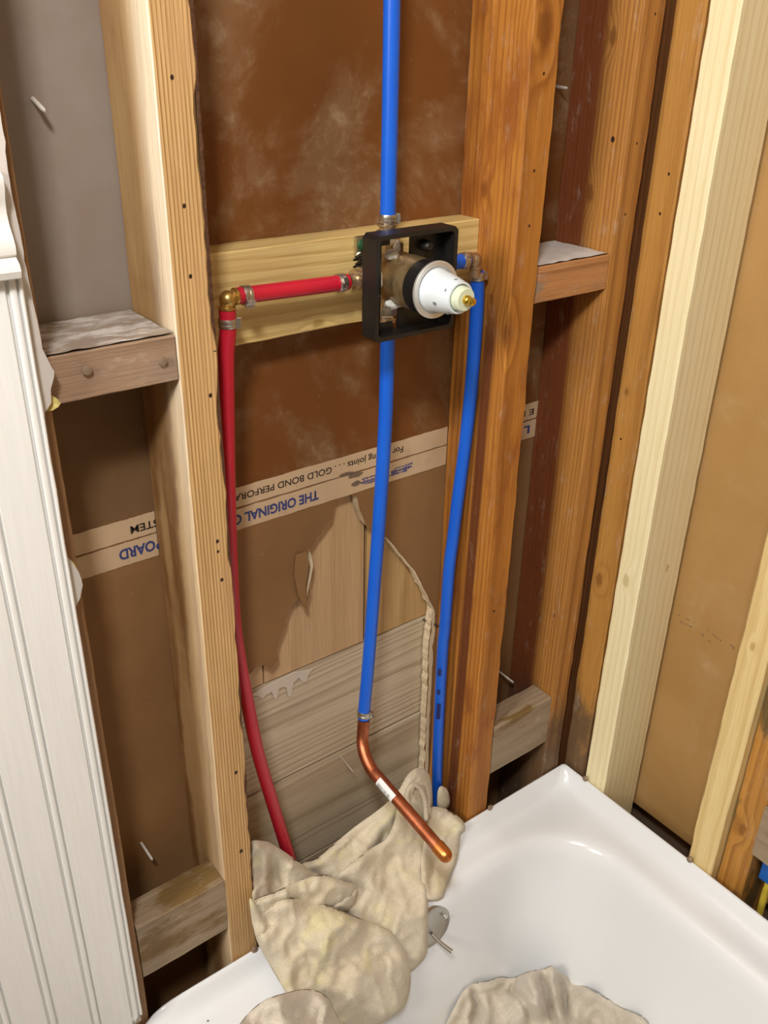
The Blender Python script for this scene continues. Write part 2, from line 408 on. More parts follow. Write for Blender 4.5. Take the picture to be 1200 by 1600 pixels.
for (xa, xb, z, h) in ((-.352, -.326, .556, .0018), (-.350, -.322, .5605, .0008), (-.345, -.318, .553, .001), (-.306, -.276, .5575, .002), (-.300, -.272, .5615, .0008), (-.310, -.283, .554, .001)):
    random.seed(int(-xa * 1000)); x = xa
    while x < xb:
        ww = random.uniform(.001, .003); hh = h * random.uniform(.5, 1.4); box(bm, x, x + ww, YB - .0012, YB - .001, z - hh, z + hh); x += ww + .0007
finish('worn_small_print', bm, PRINT_B, t)
bm = bmesh.new()
for (xa, xb, z, h) in ((-.372, -.350, .569, .0035), (-.366, -.352, .5575, .003), (-.385, -.364, .574, .002)):
    pts = [(xa + (xb - xa) * (.5 + .5 * math.cos(a) * (1 + .3 * noise.noise((a, z * 99, 1)))), z + h * math.sin(a) * (1 + .5 * noise.noise((a, z * 99, 4)))) for a in [i * .3 for i in range(21)]]
    slab(bm, pts, YB - .00125, YB - .001)
finish('grey_smudge', bm, plain('smudge', srgb(118, 98, 80), .9), t)
t = tape(-0.150, -0.054, 'end of printed cream joint tape seen between the right studs')
finish('black_lettering', text_mesh('E I', -0.061, -0.080, .5835, .0085, YB - .0011, .022), PRINT_K, t)
finish('blue_lettering', text_mesh('L B', -0.066, -0.098, .5585, .0115, YB - .0011, .035), PRINT_B, t)

random.seed(8)
def stamp(pxs, label):
    bm = bmesh.new()
    for (xa, ya, xb, yb, th) in pxs:
        A, B = at(xa, ya, 'x', .0925), at(xb, yb, 'x', .0925); n = max(2, int((B - A).length / .004))
        for i in range(n):
            if random.random() < .25: continue
            p = A.lerp(B, (i + .5) / n); hw = (B - A).length / n * random.uniform(.25, .5); hh = th * random.uniform(.5, 1.2)
            box(bm, .0921, .0924, p.y - hw, p.y + hw, p.z - hh, p.z + hh)
    return finish('faded_print', bm, plain('faded_ink', srgb(138, 110, 76), .9), label=label, cat='print')
stamp([(1056, 958, 1090, 976, .0012), (1062, 971, 1082, 980, .0012), (1104, 983, 1128, 1002, .0012), (1092, 985, 1100, 994, .0016), (1106, 1000, 1116, 1007, .0014), (1140, 1006, 1156, 1022, .0022)], 'faded illegible dark print slanting across the lower right drywall')

# ------------------------------------------------------------------ beyond the torn board: panelling and wood-look tile planks
panel_m = wood('panel_wood', srgb(208, 172, 128), srgb(176, 138, 94), 'z', 0.02, centre=(.3, .4), line=.35, warp=.03, rough=.5)
tan_m = wood('panel_wood_tan', srgb(202, 164, 110), srgb(166, 126, 72), 'z', 0.018, centre=(.25, .5), line=.4, warp=.03, rough=.5)
YP = 0.107
for i, (a, b, m, lab) in enumerate(((-0.60, -0.4905, panel_m, 'narrow end of vertical wood panelling at the lower left of the tear'), (-0.4885, -0.3345, panel_m, 'broad pale vertical wood panel seen through the tear'), (-0.3295, -0.17, tan_m, 'golden vertical wood panel behind the middle blue pipe'))):
    finish('vertical_plank', boxbm(a, b, YP, YP + .006, 0.306, 0.60, bev=.0006), m, label=lab, cat='wall panel')
def plank_mat(name, seed):
    random.seed(seed)
    return wood(name, srgb(214, 196, 166), srgb(160, 134, 102), 'x', 0.0085, centre=(.02 + .03 * seed, .10), line=.55, warp=.030, rough=.42, origin=(0, 0, 0))
zs = [0.304, 0.1295, -0.045, -0.22]
labs = ['topmost wood-look tile plank in the tear, with white mortar along its top', 'middle wood-look tile plank behind the red pipe', 'lowest wood-look tile plank, just above the cloth']
for i in range(3):
    finish('wood_look_tile', boxbm(-0.60, -0.17, YP, YP + .009, zs[i + 1] + .0036, zs[i] - .0004, bev=.0008), plank_mat('plank_tile_%d' % i, i + 1), label=labs[i], cat='tile')
# white mortar squeezed over the top plank
g = lambda x, y: (lambda p: (p.x, p.z))(at(x, y, 'y', YP - .001))
mort = [g(394, 1083), g(430, 1064), g(460, 1050), g(489, 1044), g(482, 1052), g(477, 1066), g(471, 1064), g(466, 1058), g(458, 1066), g(454, 1088), g(449, 1086), g(447, 1074), g(440, 1072), g(435, 1076), g(432, 1092), g(427, 1090), g(424, 1080), g(416, 1084), g(410, 1091), g(403, 1086), g(394, 1086)]
finish('mortar_smear', slab(bmesh.new(), mort[::-1], YP - .0025, YP - .0004), plain('mortar', srgb(214, 200, 182), .85, bump=(200, .3, .001)), label='white notched mortar smear on the top tile plank', cat='mortar')
gap_m = plain('tear_grime', srgb(66, 44, 28), 0.9)

# ------------------------------------------------------------------ framing
LIGHT_A = srgb(212, 174, 118); DARK_A = srgb(150, 104, 54)
def stud(name, dims, mat_kw, label, cat='stud', axis='z', **lk):
    x0, x1, y0, y1, z0, z1 = dims
    org = ((x0 + x1) / 2, (y0 + y1) / 2, z0)
    bm = lumber(*dims, axis=axis, seed=random.random() * 50, **lk)
    m = wood(name + '_wood', axis=axis, origin=org, **mat_kw)
    return finish(name, bm, m, origin=org, smooth=28, label=label, cat=cat)
P = lambda x, y, ax='y', v=0.0: tuple(at(x, y, ax, v))
random.seed(11)
stud('wall_stud', (-0.615, -0.577, 0, 0.0915, -0.45, 1.98), dict(light=LIGHT_A, dark=DARK_A, pitch=.0037, centre=(.62, .02), line=.95, warp=.0065,
     knots=[(*P(262, 1175, 'x', -.615), .006)], pale=(srgb(236, 222, 196), -.6145, .050, .006), holes=[(*P(269, 121), .0020), (*P(288, 322), .0020), (*P(298, 432), .0020), (*P(329, 618), .0022), (*P(340, 846), .0022), (*P(341, 862), .0018), (*P(347, 906), .0022), (*P(369, 1207), .0026), (*P(377, 1330), .0030)],
     dust=.18, stain=srgb(196, 154, 104)), 'old wall stud left of the red pipe, with wavy grain and a barky right edge', wane=(1, .0045))
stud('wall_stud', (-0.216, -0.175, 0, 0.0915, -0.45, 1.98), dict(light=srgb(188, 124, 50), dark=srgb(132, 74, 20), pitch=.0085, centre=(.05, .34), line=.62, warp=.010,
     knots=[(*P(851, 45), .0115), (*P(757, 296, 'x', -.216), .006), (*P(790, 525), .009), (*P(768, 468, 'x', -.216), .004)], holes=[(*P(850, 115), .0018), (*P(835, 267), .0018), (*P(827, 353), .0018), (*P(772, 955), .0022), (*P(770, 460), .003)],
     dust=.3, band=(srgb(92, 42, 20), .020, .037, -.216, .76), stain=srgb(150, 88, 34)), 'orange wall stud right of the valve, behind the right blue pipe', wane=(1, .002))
stud('wall_stud', (-0.055, -0.018, 0, 0.0915, -0.45, 1.98), dict(light=srgb(184, 128, 62), dark=srgb(132, 80, 34), pitch=.0052, centre=(.10, -.35), line=.6, warp=.012,
     heart=(srgb(150, 92, 52), 'y', .040, .052), knots=[(*P(958, 58, 'x', -.055), .006), (*P(921, 303, 'x', -.055), .007), (*P(860, 633, 'x', -.055), .0035), (*P(866, 962, 'x', -.055), .003), (*P(841, 962, 'x', -.055), .0045)],
     holes=[(*P(957, 218, 'x', -.055), .0035), (*P(1024, 22), .0016), (*P(995, 224), .0016), (*P(977, 335), .0016)], dust=.45, grime=(.05, .17)), 'corner wall stud with a dark reddish heart side and plaster-dusted face', )
stud('wall_stud', (-0.016, 0.030, 0.022, 0.0915, -0.45, 1.98), dict(light=srgb(150, 96, 52), dark=srgb(104, 60, 30), pitch=.006), 'dark stud deep in the corner gap', )
stud('wall_stud', (0.0, 0.087, -0.038, 0.002, -0.45, 1.98), dict(light=srgb(188, 136, 66), dark=srgb(140, 90, 36), pitch=.0075, centre=(.3, .03), line=.5, warp=.012,
     knots=[(*P(936, 905, 'x', 0.0), .0075), (*P(979, 612, 'x', 0), .003)], holes=[(*P(1045, 272, 'x', 0), .002), (*P(1031, 334, 'x', 0), .002), (*P(970, 686, 'x', 0), .0018)], dust=.4, grime=(.05, .16)), 'old orange stud of the right wall tight in the corner', wane=(0, .002))
stud('wall_stud', (-0.004, 0.086, -0.083, -0.0445, -0.45, 1.98), dict(light=srgb(246, 234, 192), dark=srgb(226, 202, 148), pitch=.009, centre=(.2, .3), line=.35, warp=.014,
     knots=[(*P(978, 908, 'x', -.004), .0065), (*P(1043, 888, 'y', -.083), .004)], rough=.5), 'new pale stud nailed beside the old corner stud', wane=(0, .0006), wob=.0004)
stud('wall_stud', (-0.004, 0.086, -0.281, -0.2415, -0.45, 1.98), dict(light=srgb(232, 208, 150), dark=srgb(204, 170, 104), pitch=.012, centre=(.2, .1), line=.45, warp=.016, rough=.5,
     knots=[(*P(1176, 1010, 'x', -.004), .004)]), 'new yellowish stud at the right edge of the picture', wane=(3, .0012))
stud('wall_stud', (0.012, 0.087, -0.322, -0.2825, -0.45, 1.98), dict(light=srgb(192, 138, 64), dark=srgb(140, 88, 34), pitch=.008, centre=(.3, -.1), line=.5, stain=srgb(112, 90, 52), stain_at=(.52, .62),
     knots=[(*P(1160, 1296, 'x', .012), .007)], dust=.3), 'old stained stud sistered to the yellowish stud at the far right', )
stud('wall_stud', (-0.767, -0.7285, 0, 0.0915, -0.45, 1.98), dict(light=srgb(160, 122, 82), dark=srgb(120, 86, 52), pitch=.005, centre=(.1, .3)), 'brown stud edge showing beside the white beadboard')
# blocking
old_n = dict(light=srgb(176, 136, 104), dark=srgb(116, 82, 58), pitch=.006, centre=(.4, -.03), line=.7, dust=.5, stain=srgb(150, 128, 108), stain_at=(.45, .6))
nog_l = stud('blocking', (-0.7283, -0.6165, 0.001, 0.0915, .767, .8075), dict(old_n, light=srgb(162, 132, 106), dark=srgb(108, 82, 62), stain_at=(.4, .56)), 'weathered flat block between the left studs, dusty on top with two nail heads', 'wood block', axis='x', ch=.001)
stud('blocking', (-0.1745, -0.0560, 0.001, 0.0915, .769, .810), dict(old_n, light=srgb(190, 134, 84), dark=srgb(134, 84, 48)), 'flat block between the right studs, white with dust on top', 'wood block', axis='x', ch=.001)
low_m = dict(light=srgb(160, 140, 114), dark=srgb(122, 100, 74), pitch=.009, centre=(.3, -.05), line=.35, dust=.5, stain=srgb(124, 98, 56), stain_at=(.5, .62))
stud('blocking', (-0.7275, -0.6160, 0.000, 0.040, .050, .138), low_m, 'greyish block on edge just above the tub, between the left studs', 'wood block', axis='x', ch=.0022, wane=(0, .002))
stud('blocking', (-0.1745, -0.0560, 0.000, 0.040, .057, .147), low_m, 'greyish block on edge just above the tub, between the right studs', 'wood block', axis='x', ch=.0022, wane=(0, .002))
stud('blocking', (0.006, 0.044, -0.70, -0.3225, .062, .150), dict(low_m), 'block beside the old stud at the far right, above the blue box', 'wood block', axis='y')
stud('backer_board', (-0.5765, -0.2165, 0.058, 0.0912, .767, .8575), dict(light=srgb(220, 192, 128), dark=srgb(178, 142, 76), pitch=.010, centre=(.10, .22), line=.5, warp=.03, knots=[(*P(497, 505, 'y', .058), .005)], rough=.5),
     'new pale board fixed across the bay to carry the valve', 'board', axis='x', ch=.0012)
# plaster dust caked on the tops of the flat blocks
def dust_top(x0, x1, z, label, lo):
    bm = bmesh.new(); nx, ny = 24, 16
    g_ = [[bm.verts.new((x0 + (x1 - x0) * i / nx, .003 + .086 * j / ny, z + .0003 + .0012 * max(0, noise.noise((i * .35, j * .35, x0 * 9)) + .35))) for j in range(ny + 1)] for i in range(nx + 1)]
    for i in range(nx):
        for j in range(ny): bm.faces.new((g_[i][j], g_[i + 1][j], g_[i + 1][j + 1], g_[i][j + 1]))
    k = NT('plaster_dust', .95, 0, .1); co = k.n('TexCoord').outputs['Object']
    k.base(k.mix(k.rng(k.noise(k.vmul(co, (.35, 1, 1)), 45, 6, .7), lo, lo + .22), srgb(150, 134, 118), srgb(206, 198, 190)))
    return finish('plaster_dust', bm, k.m, label=label, cat='dust', kind='stuff', smooth=True)
dust_top(-0.7275, -0.6175, .8085, 'grey plaster dust lying on the left flat block', .42)
dust_top(-0.1735, -0.0570, .8110, 'white plaster dust lying on the right flat block', .20)

# bark strip and splinter along the right edge of the old stud
BARK = plain('bark', srgb(92, 60, 38), .95, bump=(140, .8, .004))
bm = bmesh.new()
prev = None
for i in range(300):
    z = -0.05 + i * .006; q = .0007 + .0030 * max(0, noise.noise((z * 16, 1, 2)) + .7 * noise.noise((z * 110, 4, 2)) + .15)
    x = -.5775; r3 = [bm.verts.new(p) for p in ((x - .003, .0012, z), (x + q * .5, .002, z), (x + q, .006, z), (x, .014, z))]
    if prev:
        for a in range(3): bm.faces.new((prev[a], prev[a + 1], r3[a + 1], r3[a]))
    prev = r3
finish('bark_strip', bm, BARK, label='dark bark left along the right edge of the old stud beside the red pipe', cat='bark', smooth=40)

# ------------------------------------------------------------------ left: drywall sheet, beadboard, chair rail
edge = [(-0.736, 1.98), (-0.7355, 1.0), (-0.7365, .95), (-.7355, .90), (-0.7335, .85), (-0.7325, .82), (-0.7275, .803), (-0.7262, .800), (-.7275, .795), (-0.7315, .786), (-.7325, .775), (-0.7390, .768), (-0.742, .75), (-.7415, .64), (-0.7375, .632), (-0.7320, .618), (-.7305, .603), (-0.7345, .592), (-0.7400, .583), (-.742, .575), (-.742, 0.0)]
wl = finish('wall_left', slab(bmesh.new(), ([(-2.6, 1.98)] + rag(edge, .0012, .006, 3) + [(-2.6, 0.0)])[::-1], -.0125, -.0002), WALLP, kind='structure', label='cut edge of white painted drywall left of the stud bay')
wl.data.materials.append(GYPSUM)
for p in wl.data.polygons:
    if abs(p.normal.y) < .5: p.material_index = 1
finish('wall_left', boxbm(-2.6, -.767, 0.0, 0.09, -.45, 1.98), DARK, kind='structure', label='wall framing hidden behind the beadboard')
prof = []                                     # beadboard section (x, y): flat staves with a bead between two grooves
yf = -.0225; x = -.742; prof.append((x, -.0135)); prof.append((x, yf + .001)); prof.append((x - .001, yf))
for c_ in [-.7495 - i * .0432 for i in range(0, 36)]:
    prof += [(c_ + .0050, yf), (c_ + .0040, yf + .0034), (c_ + .0032, yf + .0030), (c_ + .0022, yf + .0003), (c_, yf - .0004), (c_ - .0022, yf + .0003), (c_ - .0032, yf + .0030), (c_ - .0040, yf + .0034), (c_ - .0062, yf)]
prof += [(-2.35, yf), (-2.35, -.0135)]
bm = bmesh.new()
zz = [.018, .022] + [.03 + i * .025 for i in range(33)] + [.8785]
rings = []
for zi, z in enumerate(zz):
    rr = []
    for (px_, py_) in prof:
        dz = 0
        if zi == 0: dz = .010 * noise.noise((px_ * 60, 2, 2)) + (0.006 if px_ > -.75 else 0)
        dx = (.0007 * noise.noise((z * 25, 5, 5)) + .0005 * noise.noise((z * 90, 5, 5))) if px_ > -.7445 else 0
        rr.append(bm.verts.new((px_ + dx, py_, z + dz)))
    rings.append(rr)
for a, b in zip(rings, rings[1:]):
    for q in range(len(prof)): bm.faces.new((a[q], a[(q + 1) % len(prof)], b[(q + 1) % len(prof)], b[q]))
bm.faces.new(rings[0][::-1]); bm.faces.new(rings[-1])
k = NT('white_beadboard_paint', .34, 0, .5); co = k.n('TexCoord').outputs['Object']
gr = k.noise(k.vmul(co, (1, 1, .04)), 340, 4, .6)
k.base(k.mix(k.rng(gr, .3, .75), srgb(234, 232, 228), srgb(228, 226, 221))); k.bump(gr, .14, .0008)
finish('wall_left', bm, k.m, kind='structure', label='white painted beadboard wainscot with beaded grooves', smooth=40)
rail = [(.8785, -.0135), (.8785, -.0290), (.8800, -.0322), (.8850, -.0340), (.8895, -.0325), (.8920, -.0285), (.8940, -.0265), (.8960, -.0290), (.9020, -.0300), (.9080, -.0275), (.9150, -.0235), (.9230, -.0215), (.9320, -.0230), (.9420, -.0275), (.9480, -.0270), (.9510, -.0225), (.9510, -.0135)]
bm = bmesh.new(); ends = [[bm.verts.new((xx, y_, z_)) for z_, y_ in rail] for xx in (-2.35, -.7450)]
n_ = len(rail)
for q in range(n_): bm.faces.new((ends[0][q], ends[0][(q + 1) % n_], ends[1][(q + 1) % n_], ends[1][q]))
bm.faces.new(ends[0][::-1]); bm.faces.new(ends[1])
finish('trim_5', bm, PAINT, kind='structure', label='white moulded chair rail capping the beadboard', smooth=35)
# scraps of yellow foam and torn paper at the drywall edge
def scrap(name, px, ax, v, th, mat, label, cat, seed):
    bm = bmesh.new(); c = at(*px[0], ax, v)
    L = [at(x_, y_, ax, v) for x_, y_ in px]
    f = [bm.verts.new(p + Vector((0, -th * .5 * (1 + noise.noise(p * 200)), 0))) for p in L]; g2 = [bm.verts.new(p + Vector((0, th * .5, 0))) for p in L]
    bm.faces.new(f); bm.faces.new(g2[::-1])
    for i in range(len(L)): bm.faces.new((f[i], g2[i], g2[(i + 1) % len(L)], f[(i + 1) % len(L)]))
    return finish(name, bm, mat, label=label, cat=cat)
FOAM = plain('yellow_foam', srgb(214, 196, 120), .95, bump=(300, .9, .004))
scrap('foam_scrap', [(73, 621), (80, 617), (88, 622), (93, 628), (88, 633), (79, 638), (72, 641)], 'y', -.005, .007, FOAM, 'bit of yellow foam under the left flat block at the drywall edge', 'foam', 1)
scrap('foam_scrap', [(106, 872), (114, 878), (120, 889), (118, 897), (110, 896), (106, 884)], 'y', -.006, .005, FOAM, 'bit of yellow foam on the drywall edge beside the joint tape', 'foam', 2)

# ------------------------------------------------------------------ nails and screws
STEEL = plain('bright_steel', srgb(196, 190, 182), .35, .9)
RUSTY = plain('old_nail', srgb(150, 128, 106), .55, .5)
def nail(p, d, r, L, label, mat=RUSTY, head=0):
    bm = bmesh.new(); d = Vector(d).normalized(); pr = [(0, r), (L - r * 1.5, r), (L - .0002, r * .45)]
    if head: pr = [(-.003, r), (L - .0016, r), (L - .0016, head), (L - .0003, head), (L, head * .8)]
    lathe(bm, p, d, pr, 12); return finish('nail', bm, mat, smooth=40, label=label, cat='nail')
WHITEN = plain('plaster_coated_nail', srgb(206, 196, 184), .8)
nail(at(51, 154, 'y', YB), (.10, -1, -.42), .0019, .021, 'plaster-coated nail poking through the board at the upper left', WHITEN)
nail(at(220, 1316, 'y', YB), (.22, -1, -.75), .0017, .026, 'pale nail poking through the board above the lower left block', WHITEN)
nail(at(868, 135, 'y', YB), (.05, -1, -.05), .0017, .018, 'pale nail poking through the board in the upper right bay', WHITEN)
nail(at(777, 1047, 'y', YB), (.30, -1, -.35), .0016, .032, 'pale nail poking through above the lower right block', WHITEN)
nail(at(532, 1182, 'y', YP), (.05, -1, -.25), .0006, .030, 'thin wire nail hanging on the tile plank below the copper pipe', WHITEN)
nail(at(661, 968, 'y', YP), (.5, -1, -.15), .0012, .030, 'dark bent nail at the right of the tear', plain('black_nail', srgb(60, 46, 34), .6, .5))
nail(at(134, 577, 'y', .001), (0, -1, .05), .0024, .004, 'old nail head in a split of the left flat block, left one', RUSTY, .0042)
nail(at(252, 563, 'y', .001), (0, -1, .05), .0024, .004, 'old nail head in the left flat block, nearest the stud', RUSTY, .0040)
scr = thing('wood_screw', at(331, 547, 'y', .004), 'small brass-coloured screw at the right edge of the old stud', 'screw')
bm = bmesh.new(); c_ = at(331, 547, 'y', .004); lathe(bm, c_, (.35, -1, 0), [(-.012, .0015), (0, .0016), (.0012, .0034), (.0026, .0036), (.0034, .0024)], 16)
finish('screw_head', bm, plain('brass_zinc', srgb(214, 180, 110), .3, .9), scr, smooth=40)
bm = bmesh.new(); box(bm, c_.x - .0005, c_.x + .002, c_.y - .0042, c_.y - .0030, c_.z - .0006, c_.z + .0006); finish('screw_slot', bm, DARK, scr)

# ------------------------------------------------------------------ bathtub
def rrect(x0, x1, y0, y1, r, z, nc=18, ns=30):
    """rounded rectangle loop, counter-clockwise, same number of points for every call"""
    pts = []
    cs = ((x1 - r, y1 - r, 0), (x0 + r, y1 - r, 90), (x0 + r, y0 + r, 180), (x1 - r, y0 + r, 270))
    for i, (cx, cy, a0) in enumerate(cs):
        for s in range(nc + 1):
            a = math.radians(a0 + 90 * s / nc); pts.append(Vector((cx + r * math.cos(a), cy + r * math.sin(a), z)))
        nx = cs[(i + 1) % 4]; a = math.radians(nx[2]); q = Vector((nx[0] + r * math.cos(a), nx[1] + r * math.sin(a), z)); p = pts[-1].copy()
        for s in range(1, ns): pts.append(p.lerp(q, s / ns))
    return pts
X0, X1, Y0, Y1 = -.757, -.0055, -1.525, -.0015
def flange(p, zf, zd):            # raised tiling flange on the wall sides only; it runs out at the apron
    t = min(1, max(0, (p.x + .752) / .034)); t = t * t * (3 - 2 * t)
    return Vector((p.x, p.y, zd + (zf - zd) * t))
ZD = -.036
loops = []
loops.append([Vector((p.x, p.y, -.45)) for p in rrect(X0, X1, Y0, Y1, .004, 0)])
loops.append([Vector((p.x, p.y, -.060)) for p in rrect(X0, X1, Y0, Y1, .004, 0)])
loops.append([flange(p, -.0105, -.046) for p in rrect(X0, X1, Y0, Y1, .005, 0)])
loops.append([flange(p, -.0085, -.038) for p in rrect(X0 + .002, X1 - .0012, Y0, Y1 - .0012, .006, 0)])
loops.append([flange(p, -.0090, -.0335) for p in rrect(X0 + .006, X1 - .0045, Y0 + .003, Y1 - .0045, .008, 0)])
loops.append([flange(p, -.0120, -.0325) for p in rrect(X0 + .009, X1 - .0075, Y0 + .006, Y1 - .0075, .012, 0)])
loops.append([flange(p, -.0250, -.033) for p in rrect(X0 + .012, X1 - .0130, Y0 + .010, Y1 - .0130, .018, 0)])
loops.append([flange(p, -.0325, -.0345) for p in rrect(X0 + .016, X1 - .0200, Y0 + .016, Y1 - .0190, .024, 0)])
loops.append(rrect(X0 + .022, X1 - .028, Y0 + .024, Y1 - .026, .032, ZD))
OX0, OX1, OY0, OY1 = -.682, -.068, -1.44, -.060        # basin opening
for ins, dz, r in ((-.012, -.0005, .125), (-.006, -.0025, .124), (0, -.007, .122), (.005, -.015, .12), (.009, -.028, .118)):
    loops.append(rrect(OX0 + ins, OX1 - ins, OY0 + ins, OY1 - ins, r, ZD + dz))
for t in (.2, .4, .6, .8, .92):
    ins = .009 + .060 * t ** 1.4; loops.append(rrect(OX0 + ins, OX1 - ins, OY0 + ins * 1.6, OY1 - ins, .118 + .01 * t, ZD - .028 - .30 * t))
for ins, dz in ((.080, -.322), (.098, -.340), (.13, -.349), (.20, -.352), (.26, -.353), (.29, -.353), (.303, -.353)):
    loops.append(rrect(OX0 + ins, OX1 - ins, OY0 + ins * 1.6, OY1 - ins, max(.02, .15 - ins * .35), ZD + dz))
bm = bmesh.new(); R_ = [[bm.verts.new(p) for p in lp] for lp in loops]
for a, b in zip(R_, R_[1:]):
    for q in range(len(a)): bm.faces.new((a[q], a[(q + 1) % len(a)], b[(q + 1) % len(a)], b[q]))
bm.faces.new(R_[-1])
TUBM = plain('white_acrylic', srgb(236, 238, 240), .16, 0, .5)
tub = finish('bathtub', bm, TUBM, smooth=True, label='white acrylic bathtub with a raised flange along both walls', cat='bathtub')
sd = tub.modifiers.new('sub', 'SUBSURF'); sd.levels = 1; sd.render_levels = 1
# overflow plate with trip lever
PLM = plain('dull_chrome', srgb(176, 172, 164), .30, .9)
ov = thing('overflow_plate', (-.322, -.066, -.11), 'chrome overflow plate with trip lever inside the tub, half under the cloth', 'drain plate')
CHR = plain('chrome', srgb(226, 224, 220), .12, 1.0)
oc = at(672, 1446, 'y', -.066); od = Vector((0, -1, .16)).normalized()
bm = bmesh.new(); lathe(bm, oc + od * -.004, od, [(0, .036), (.003, .0375), (.007, .036), (.010, .031), (.0115, .02), (.012, .001)], 48); finish('plate', bm, PLM, ov, smooth=50)
bm = bmesh.new(); tube(bm, [oc + od * .010 + Vector((-.004, 0, -.006)), oc + od * .018 + Vector((-.002, 0, -.012)), oc + od * .030 + Vector((.003, 0, -.020)), oc + od * .040 + Vector((.008, 0, -.026))], [.0024, .0024, .003, .0034], 14, smooth_pts=4); finish('trip_lever', bm, PLM, ov, smooth=50)
bm = bmesh.new(); lathe(bm, oc + od * .009 + Vector((.020, 0, .012)), od, [(0, .003), (.002, .003), (.003, .0015)], 14); finish('plate_screw', bm, CHR, ov, smooth=50)
# flange screws
for (px_, py_, wh) in ((753, 1252, 'near the orange stud'), (930, 1208, 'by the pale corner stud'), (1095, 1331, 'at the foot of the yellowish stud'), (388, 1471, 'at the foot of the old stud by the cloth')):
    c_ = at(px_, py_, 'z', -.0075); on_back = px_ < 900
    c_ = Vector((c_.x, -.0035, -.0075)) if on_back else Vector((-.0075, c_.y, -.0075))
    c_ = Vector((c_.x, c_.y, -.006)); d = (0, -1, .25) if on_back else (-1, 0, .25)
    bm = bmesh.new(); lathe(bm, c_, d, [(-.002, .0016), (.001, .0020), (.0014, .0045), (.0030, .0045), (.0042, .003), (.0046, .0004)], 16)
    finish('flange_screw', bm, RUSTY, smooth=45, label='grey screw in the tub flange ' + wh, cat='screw', group='screws along the tub flange')

# ------------------------------------------------------------------ pipes
def plastic(name, c, c2):
    k = NT(name, .34, 0, .5); co = k.n('TexCoord').outputs['Object']
    k.base(k.mix(k.noise(co, 18, 2), c, c2)); k.bump(k.noise(co, 60, 2), .05, .001); return k.m
BLUE = plastic('blue_pex', srgb(20, 96, 208), srgb(16, 84, 194)); RED = plastic('red_pex', srgb(196, 28, 48), srgb(178, 24, 46))
CLAMP = plain('stainless_clamp', srgb(190, 182, 170), .33, .95); BRASS = plain('brass', srgb(196, 160, 92), .33, .9)
COPPER = NT('copper', .40, .9); co = COPPER.n('TexCoord').outputs['Object']
COPPER.base(COPPER.mix(COPPER.rng(COPPER.noise(co, 40, 4, .6), .35, .7), srgb(186, 112, 80), srgb(154, 86, 54))); COPPER = COPPER.m
PR = .0079
def pathpts(L):
    return [at(x, y, 'y', Y) for x, y, Y in L]
def clamp(p, d, parent, ear=(0, -1, 0), r=PR):
    """cinch clamp: a band with a raised ear"""
    d = Vector(d).normalized(); ear = Vector(ear); ear = (ear - d * ear.dot(d)).normalized()
    bm = bmesh.new(); q = Vector(p)
    prf = [(-.0042, r + .0001), (-.0042, r + .0009), (-.0030, r + .0013), (-.0012, r + .0013), (-.0008, r + .0009), (.0008, r + .0009), (.0012, r + .0013), (.0030, r + .0013), (.0042, r + .0009), (.0042, r + .0001)]
    lathe(bm, q, d, prf, 32); c = finish('clamp_ring', bm, CLAMP, parent, smooth=40)
    bm = bmesh.new(); s = ear.cross(d)
    r0 = bmesh.ops.create_cube(bm, size=1.0)['verts']
    for v in r0:
        a = v.co.copy(); v.co = q + d * (a.x * .0068) + s * (a.y * .0062) + ear * (r + .0018 + a.z * .0034)
    bmesh.ops.bevel(bm, geom=bm.edges[:], offset=.0009, segments=2, affect='EDGES')
    finish('clamp_ear', bm, CLAMP, c, smooth=40)
def pipe(name, pts, mat, label, k=8, r=PR):
    t = thing(name, pts[0], label, 'pipe'); bm = bmesh.new()
    tube(bm, pts, r, 24, smooth_pts=k); finish('pipe_wall', bm, mat, t, smooth=60); return t
VX, VZ = -.366, .822
# riser to the shower head
p = pipe('blue_pipe', [Vector((VX, .030, .868)), Vector((-.366, .030, 1.0)), Vector((-.3672, .030, 1.2)), Vector((-.368, .030, 1.6)), Vector((-.368, .03, 1.98))], BLUE, 'blue pipe rising from the top of the valve')
clamp((VX, .030, .8765), (0, 0, 1), p, (.8, -.5, 0))
# drop to the tub spout
drop = pathpts([(606, 520, .030), (605, 560, .030), (602, 660, .030), (594, 790, .030), (586, 900, .028), (577, 1020, .026), (570, 1100, .024), (568.5, 1122, .023)])
p = pipe('blue_pipe', drop, BLUE, 'blue pipe hanging from the valve down to the bent copper pipe')
clamp(at(569, 1114, 'y', .0235), drop[-1] - drop[-2], p, (.7, -.7, 0), PR)
